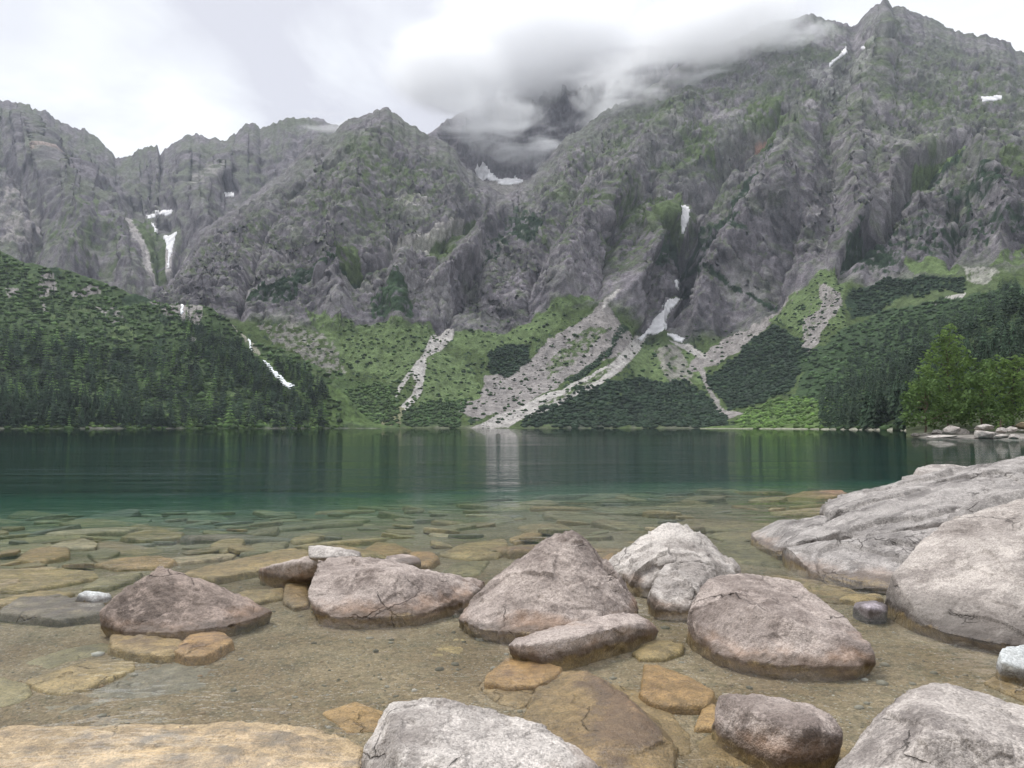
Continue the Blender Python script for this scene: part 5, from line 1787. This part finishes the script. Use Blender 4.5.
scrub(right, [(730, 440), (760, 408), (838, 396), (842, 440)], 300, 1.2, 2.6, (1.9, 2.05, 1.1), None, 0.45)
scrub(right, [(815, 440), (822, 405), (900, 365), (1024, 300), (1100, 262), (1100, 445)], 900, 1.0, 2.6, (0.9, 1.0, 0.8), None, 0.5)
scrub(main, [(300, 340), (434, 330), (456, 330), (560, 305), (640, 340), (760, 330), (800, 300), (850, 330), (830, 425), (300, 425)], 800, 1.2, 3.4, (0.75, 0.85, 0.75), main.pat + 0.5 * main.wx > 0.12, 0.5)
merged('mountain_pine_scrub', items, scr, M_SCRUB)
# fallen blocks on the scree
items = []
for poly, n in [([(559, 332), (603, 302), (627, 332), (640, 345), (589, 362), (545, 394), (501, 417), (460, 413), (480, 397), (525, 360)], 1100),
                ([(634, 336), (651, 332), (626, 366), (570, 401), (508, 428), (468, 428), (530, 403), (590, 375)], 350),
                ([(255, 318), (300, 325), (345, 372), (330, 388), (280, 345)], 420), ([(701, 356), (759, 322), (800, 285), (757, 338), (690, 372)], 420),
                ([(819, 284), (843, 300), (822, 328), (810, 352), (805, 318)], 200), ([(401, 404), (434, 328), (453, 328), (426, 374)], 160)]:
    scrub(main, poly, n // 3, 0.5, 1.5, (0.235, 0.21, 0.20), None, 0.2)
merged('scree_rubble', items, scr, M_SLOPE)


# --- broadleaf trees above the right bank
def leaf_tree(name, label, px, base_py, Y, clumps, mat, leaf=0.34, per=150, trunk_h=0.5, seed=0):
    """clumps: (px, py, radius_px) of the boughs, at roughly distance Y"""
    r = np.random.default_rng(seed)
    base = at(px, base_py, Y); base[2] = max(0.3, min(base[2], 2.0))
    root = empty(name, base, label, 'tree', 'broadleaf trees on the right bank')
    V = []
    centres = []
    for cxp, cyp, rp in clumps:
        R_ = rp * Y / F
        c0 = at(cxp, cyp, Y + r.uniform(-1, 1) * R_ * 1.2) - base
        centres.append((c0, R_))
        n = int(per * 0.72 * (rp / 9.0) ** 2)
        d = r.normal(size=(n, 3)); d /= np.linalg.norm(d, axis=1, keepdims=True)
        rad = R_ * r.uniform(0.25, 1.08, (n, 1)) ** 0.6
        # sprays: points gathered along twigs
        tw = fbm(d * 2.2 + c0 * 0.7, 3, seed=seed + 40)[:, None]
        pos = c0 + d * rad * (1 + 0.45 * tw) * np.array((1.0, 1.0, 0.82))
        keep_ = (tw[:, 0] + r.uniform(-0.5, 0.5, n)) > -0.35
        V.append(pos[keep_])
    P0 = np.concatenate(V)
    n = len(P0)
    u = r.normal(size=(n, 3)); u[:, 2] *= 0.6; u /= np.linalg.norm(u, axis=1, keepdims=True)
    w = r.normal(size=(n, 3)); w[:, 2] -= 0.4
    w -= u * (u * w).sum(1, keepdims=True); w /= np.linalg.norm(w, axis=1, keepdims=True)
    s1 = leaf * r.uniform(0.5, 1.2, (n, 1)); s2 = s1 * r.uniform(0.35, 0.6, (n, 1))
    q = np.stack([P0 - u * s1, P0 + w * s2, P0 + u * s1, P0 - w * s2], 1).reshape(-1, 3)
    mesh_np('crown', q, np.arange(4 * n).reshape(-1, 4), mat, False, None, root)
    # trunk and limbs
    tvs, tqs = [], []

    def tube(a, b, r0, r1, k=6, m=7):
        a = np.asarray(a, float); b = np.asarray(b, float)
        ax = b - a; ln = np.linalg.norm(ax) + 1e-9; ax = ax / ln
        e1 = np.cross(ax, (0.3, 1, 0.2)); e1 /= np.linalg.norm(e1); e2 = np.cross(ax, e1)
        b0 = sum(len(t_) for t_ in tvs)
        vs_ = []
        for i in range(k + 1):
            f_ = i / k
            cpt = a + (b - a) * f_ + e1 * math.sin(f_ * 3.1) * ln * 0.05 * r.normal()
            for j in range(m):
                an = 6.283 * j / m
                vs_.append(cpt + (e1 * math.cos(an) + e2 * math.sin(an)) * (r0 + (r1 - r0) * f_))
        tvs.append(np.array(vs_))
        for i in range(k):
            for j in range(m):
                j2 = (j + 1) % m
                tqs.append((b0 + i * m + j, b0 + i * m + j2, b0 + i * m + m + j2, b0 + i * m + m + j))

    top = max(c_[0][2] for c_ in centres)
    mid_ = np.array((0, 0, top * 0.75)) + 0.3 * np.mean([c_[0] for c_ in centres], axis=0) * np.array((1, 1, 0))
    tube((0, 0, -0.6), mid_, 0.16, 0.05, 8)
    for c0, R_ in centres:
        st = mid_ * min(0.9, max(0.15, (c0[2] - 0.9 * R_) / max(0.1, mid_[2])))
        tube(st, c0, 0.06, 0.015, 4, 5)
    mesh_np('trunk', np.concatenate(tvs), np.array(tqs), M_BARK, True, None, root)
    return root


leaf_tree('rowan_tree', 'tall pale green broadleaf tree rising to a point above the right bank', 948, 424, 114,
          [(950, 328, 6), (945, 336, 8), (956, 340, 8), (938, 347, 9), (950, 352, 10), (962, 352, 8), (930, 358, 9), (944, 364, 11), (958, 366, 11), (968, 362, 7), (925, 372, 10), (938, 380, 12), (954, 382, 13),
           (968, 380, 9), (972, 362, 5), (918, 386, 10), (930, 396, 12), (948, 400, 13), (964, 398, 12), (940, 412, 12), (960, 412, 12)], M_LEAF_A, 0.36, 170, seed=3)
leaf_tree('willow_tree', 'low broad willow at the left end of the right bank, leaning over the water', 925, 428, 104,
          [(912, 412, 9), (908, 404, 7), (920, 402, 10), (916, 393, 7), (930, 396, 10), (934, 410, 12), (922, 418, 10), (910, 422, 7), (946, 404, 12), (950, 416, 11), (936, 422, 9), (962, 410, 11), (966, 420, 8), (905, 416, 6), (924, 384, 9), (936, 386, 10), (910, 396, 8)], M_LEAF_B, 0.33, 190, seed=5)
leaf_tree('alder_tree', 'bright green bushy alder at the right end of the right bank', 1012, 424, 110,
          [(1000, 360, 7), (992, 366, 7), (1008, 366, 9), (1018, 362, 8), (1028, 358, 8), (988, 376, 9), (1000, 378, 11), (1014, 378, 12), (1030, 374, 12), (984, 390, 9), (996, 394, 12), (1012, 394, 13), (1030, 392, 14),
           (1044, 372, 10), (1046, 390, 12), (1000, 408, 11), (1018, 410, 12), (1036, 408, 12)], M_LEAF_A, 0.34, 170, seed=7)
leaf_tree('willow_tree', 'low willow between the tall pointed tree and the bushy alder', 982, 425, 103,
          [(978, 370, 8), (986, 364, 7), (972, 380, 9), (984, 380, 10), (974, 398, 10), (984, 402, 10), (992, 410, 10), (978, 412, 11), (968, 416, 9), (988, 420, 8), (1000, 418, 9), (1010, 420, 8), (974, 388, 9)], M_LEAF_B, 0.32, 190, seed=9)
leaf_tree('alder_tree', 'alder cut off by the right edge behind the pale shore boulders', 1075, 424, 112,
          [(1060, 352, 12), (1075, 345, 12), (1090, 355, 14), (1058, 372, 13), (1076, 370, 15), (1095, 378, 15), (1060, 395, 14), (1080, 398, 15), (1050, 412, 12), (1072, 414, 12)], M_LEAF_B, 0.36, 130, seed=11)
leaf_tree('willow_bush', 'small bright sapling bush just behind the pale shore boulders', 1001, 428, 97.5,
          [(1000, 424, 3.2), (1004, 421, 2.6), (997, 427, 2.4), (1002, 418, 2)], M_LEAF_A, 0.16, 420, seed=13)

# --- pale boulders along the right bank
SB = []
for i in range(5):
    r = np.random.default_rng(700 + i)
    d = r.normal(size=(16, 3)); d /= np.linalg.norm(d, axis=1, keepdims=True)
    d[:, 2] = np.where(d[:, 2] < 0, d[:, 2] * 0.6, d[:, 2])
    P, q = rock_mesh([d], 0.055, 2, 0.6, size=0.9)
    SB.append((P, q))
for n_, (xa, xb, ya, yb, lab) in enumerate([
        (931, 945, 429.5, 435.5, 'squarish pale boulder at the left end of the far right bank'),
        (944, 961, 425.5, 435, 'tall slanted grey boulder second from the left on the far right bank'),
        (957, 970, 428.5, 437.5, 'grey wedge boulder left of the longest flat one on the far right bank'),
        (971, 997, 430.5, 438.5, 'longest flat pale boulder on the far right bank'),
        (975, 993, 424, 431.5, 'round pale boulder above the longest flat one'),
        (995, 1010, 427.5, 434, 'pale low boulder right of the round one'),
        (1006, 1018, 426.5, 433, 'pale boulder with a flat top near the right frame edge'),
        (1016, 1034, 422, 429, 'mossy darker boulder highest on the bank at the right edge'),
        (1014, 1034, 429.5, 436, 'pale boulder under the mossy darker one'),
        (994, 1008, 434, 439.5, 'small boulder at the waterline right of the longest flat one'),
        (1008, 1022, 434, 440, 'pinkish boulder at the waterline by the right frame edge'),
        (928, 958, 434.8, 438.6, 'thin flat ledge rock at the waterline on the left of the bank'),
        (911, 920, 433, 436.5, 'small dark stone leading the bank into the lake'),
        (921, 931, 433.5, 437, 'small grey stone between the lead stone and the flat ledge rock'),
        (1032, 1060, 428, 440, 'big pale boulder just past the right frame edge')]):
    yw = min(104.0, CAM_H * F / (yb - 427.0))
    Yd = yw if yb > 435 else 95.5 + (436 - yb) * 0.8
    cpt = at((xa + xb) / 2, (ya + yb) / 2, Yd)
    w_ = (xb - xa) / 2 * Yd / F; h_ = (yb - ya) / 2 * Yd / F
    P, q = SB[n_ % 5]
    ex = np.abs(P).max(0)
    Ps = P / ex * np.array((w_ * 1.05, max(w_ * 0.7, h_), h_ * 1.15))
    o = mesh_np('shore_boulder', Ps, q, G_GREY if n_ in (1, 2, 12, 13) else (S_OLIVE if n_ == 7 else G_PALE), True)
    o.location = cpt - np.array((0, 0, h_ * 0.12))
    tag(o, lab, 'boulder', 'boulders on the far right bank')
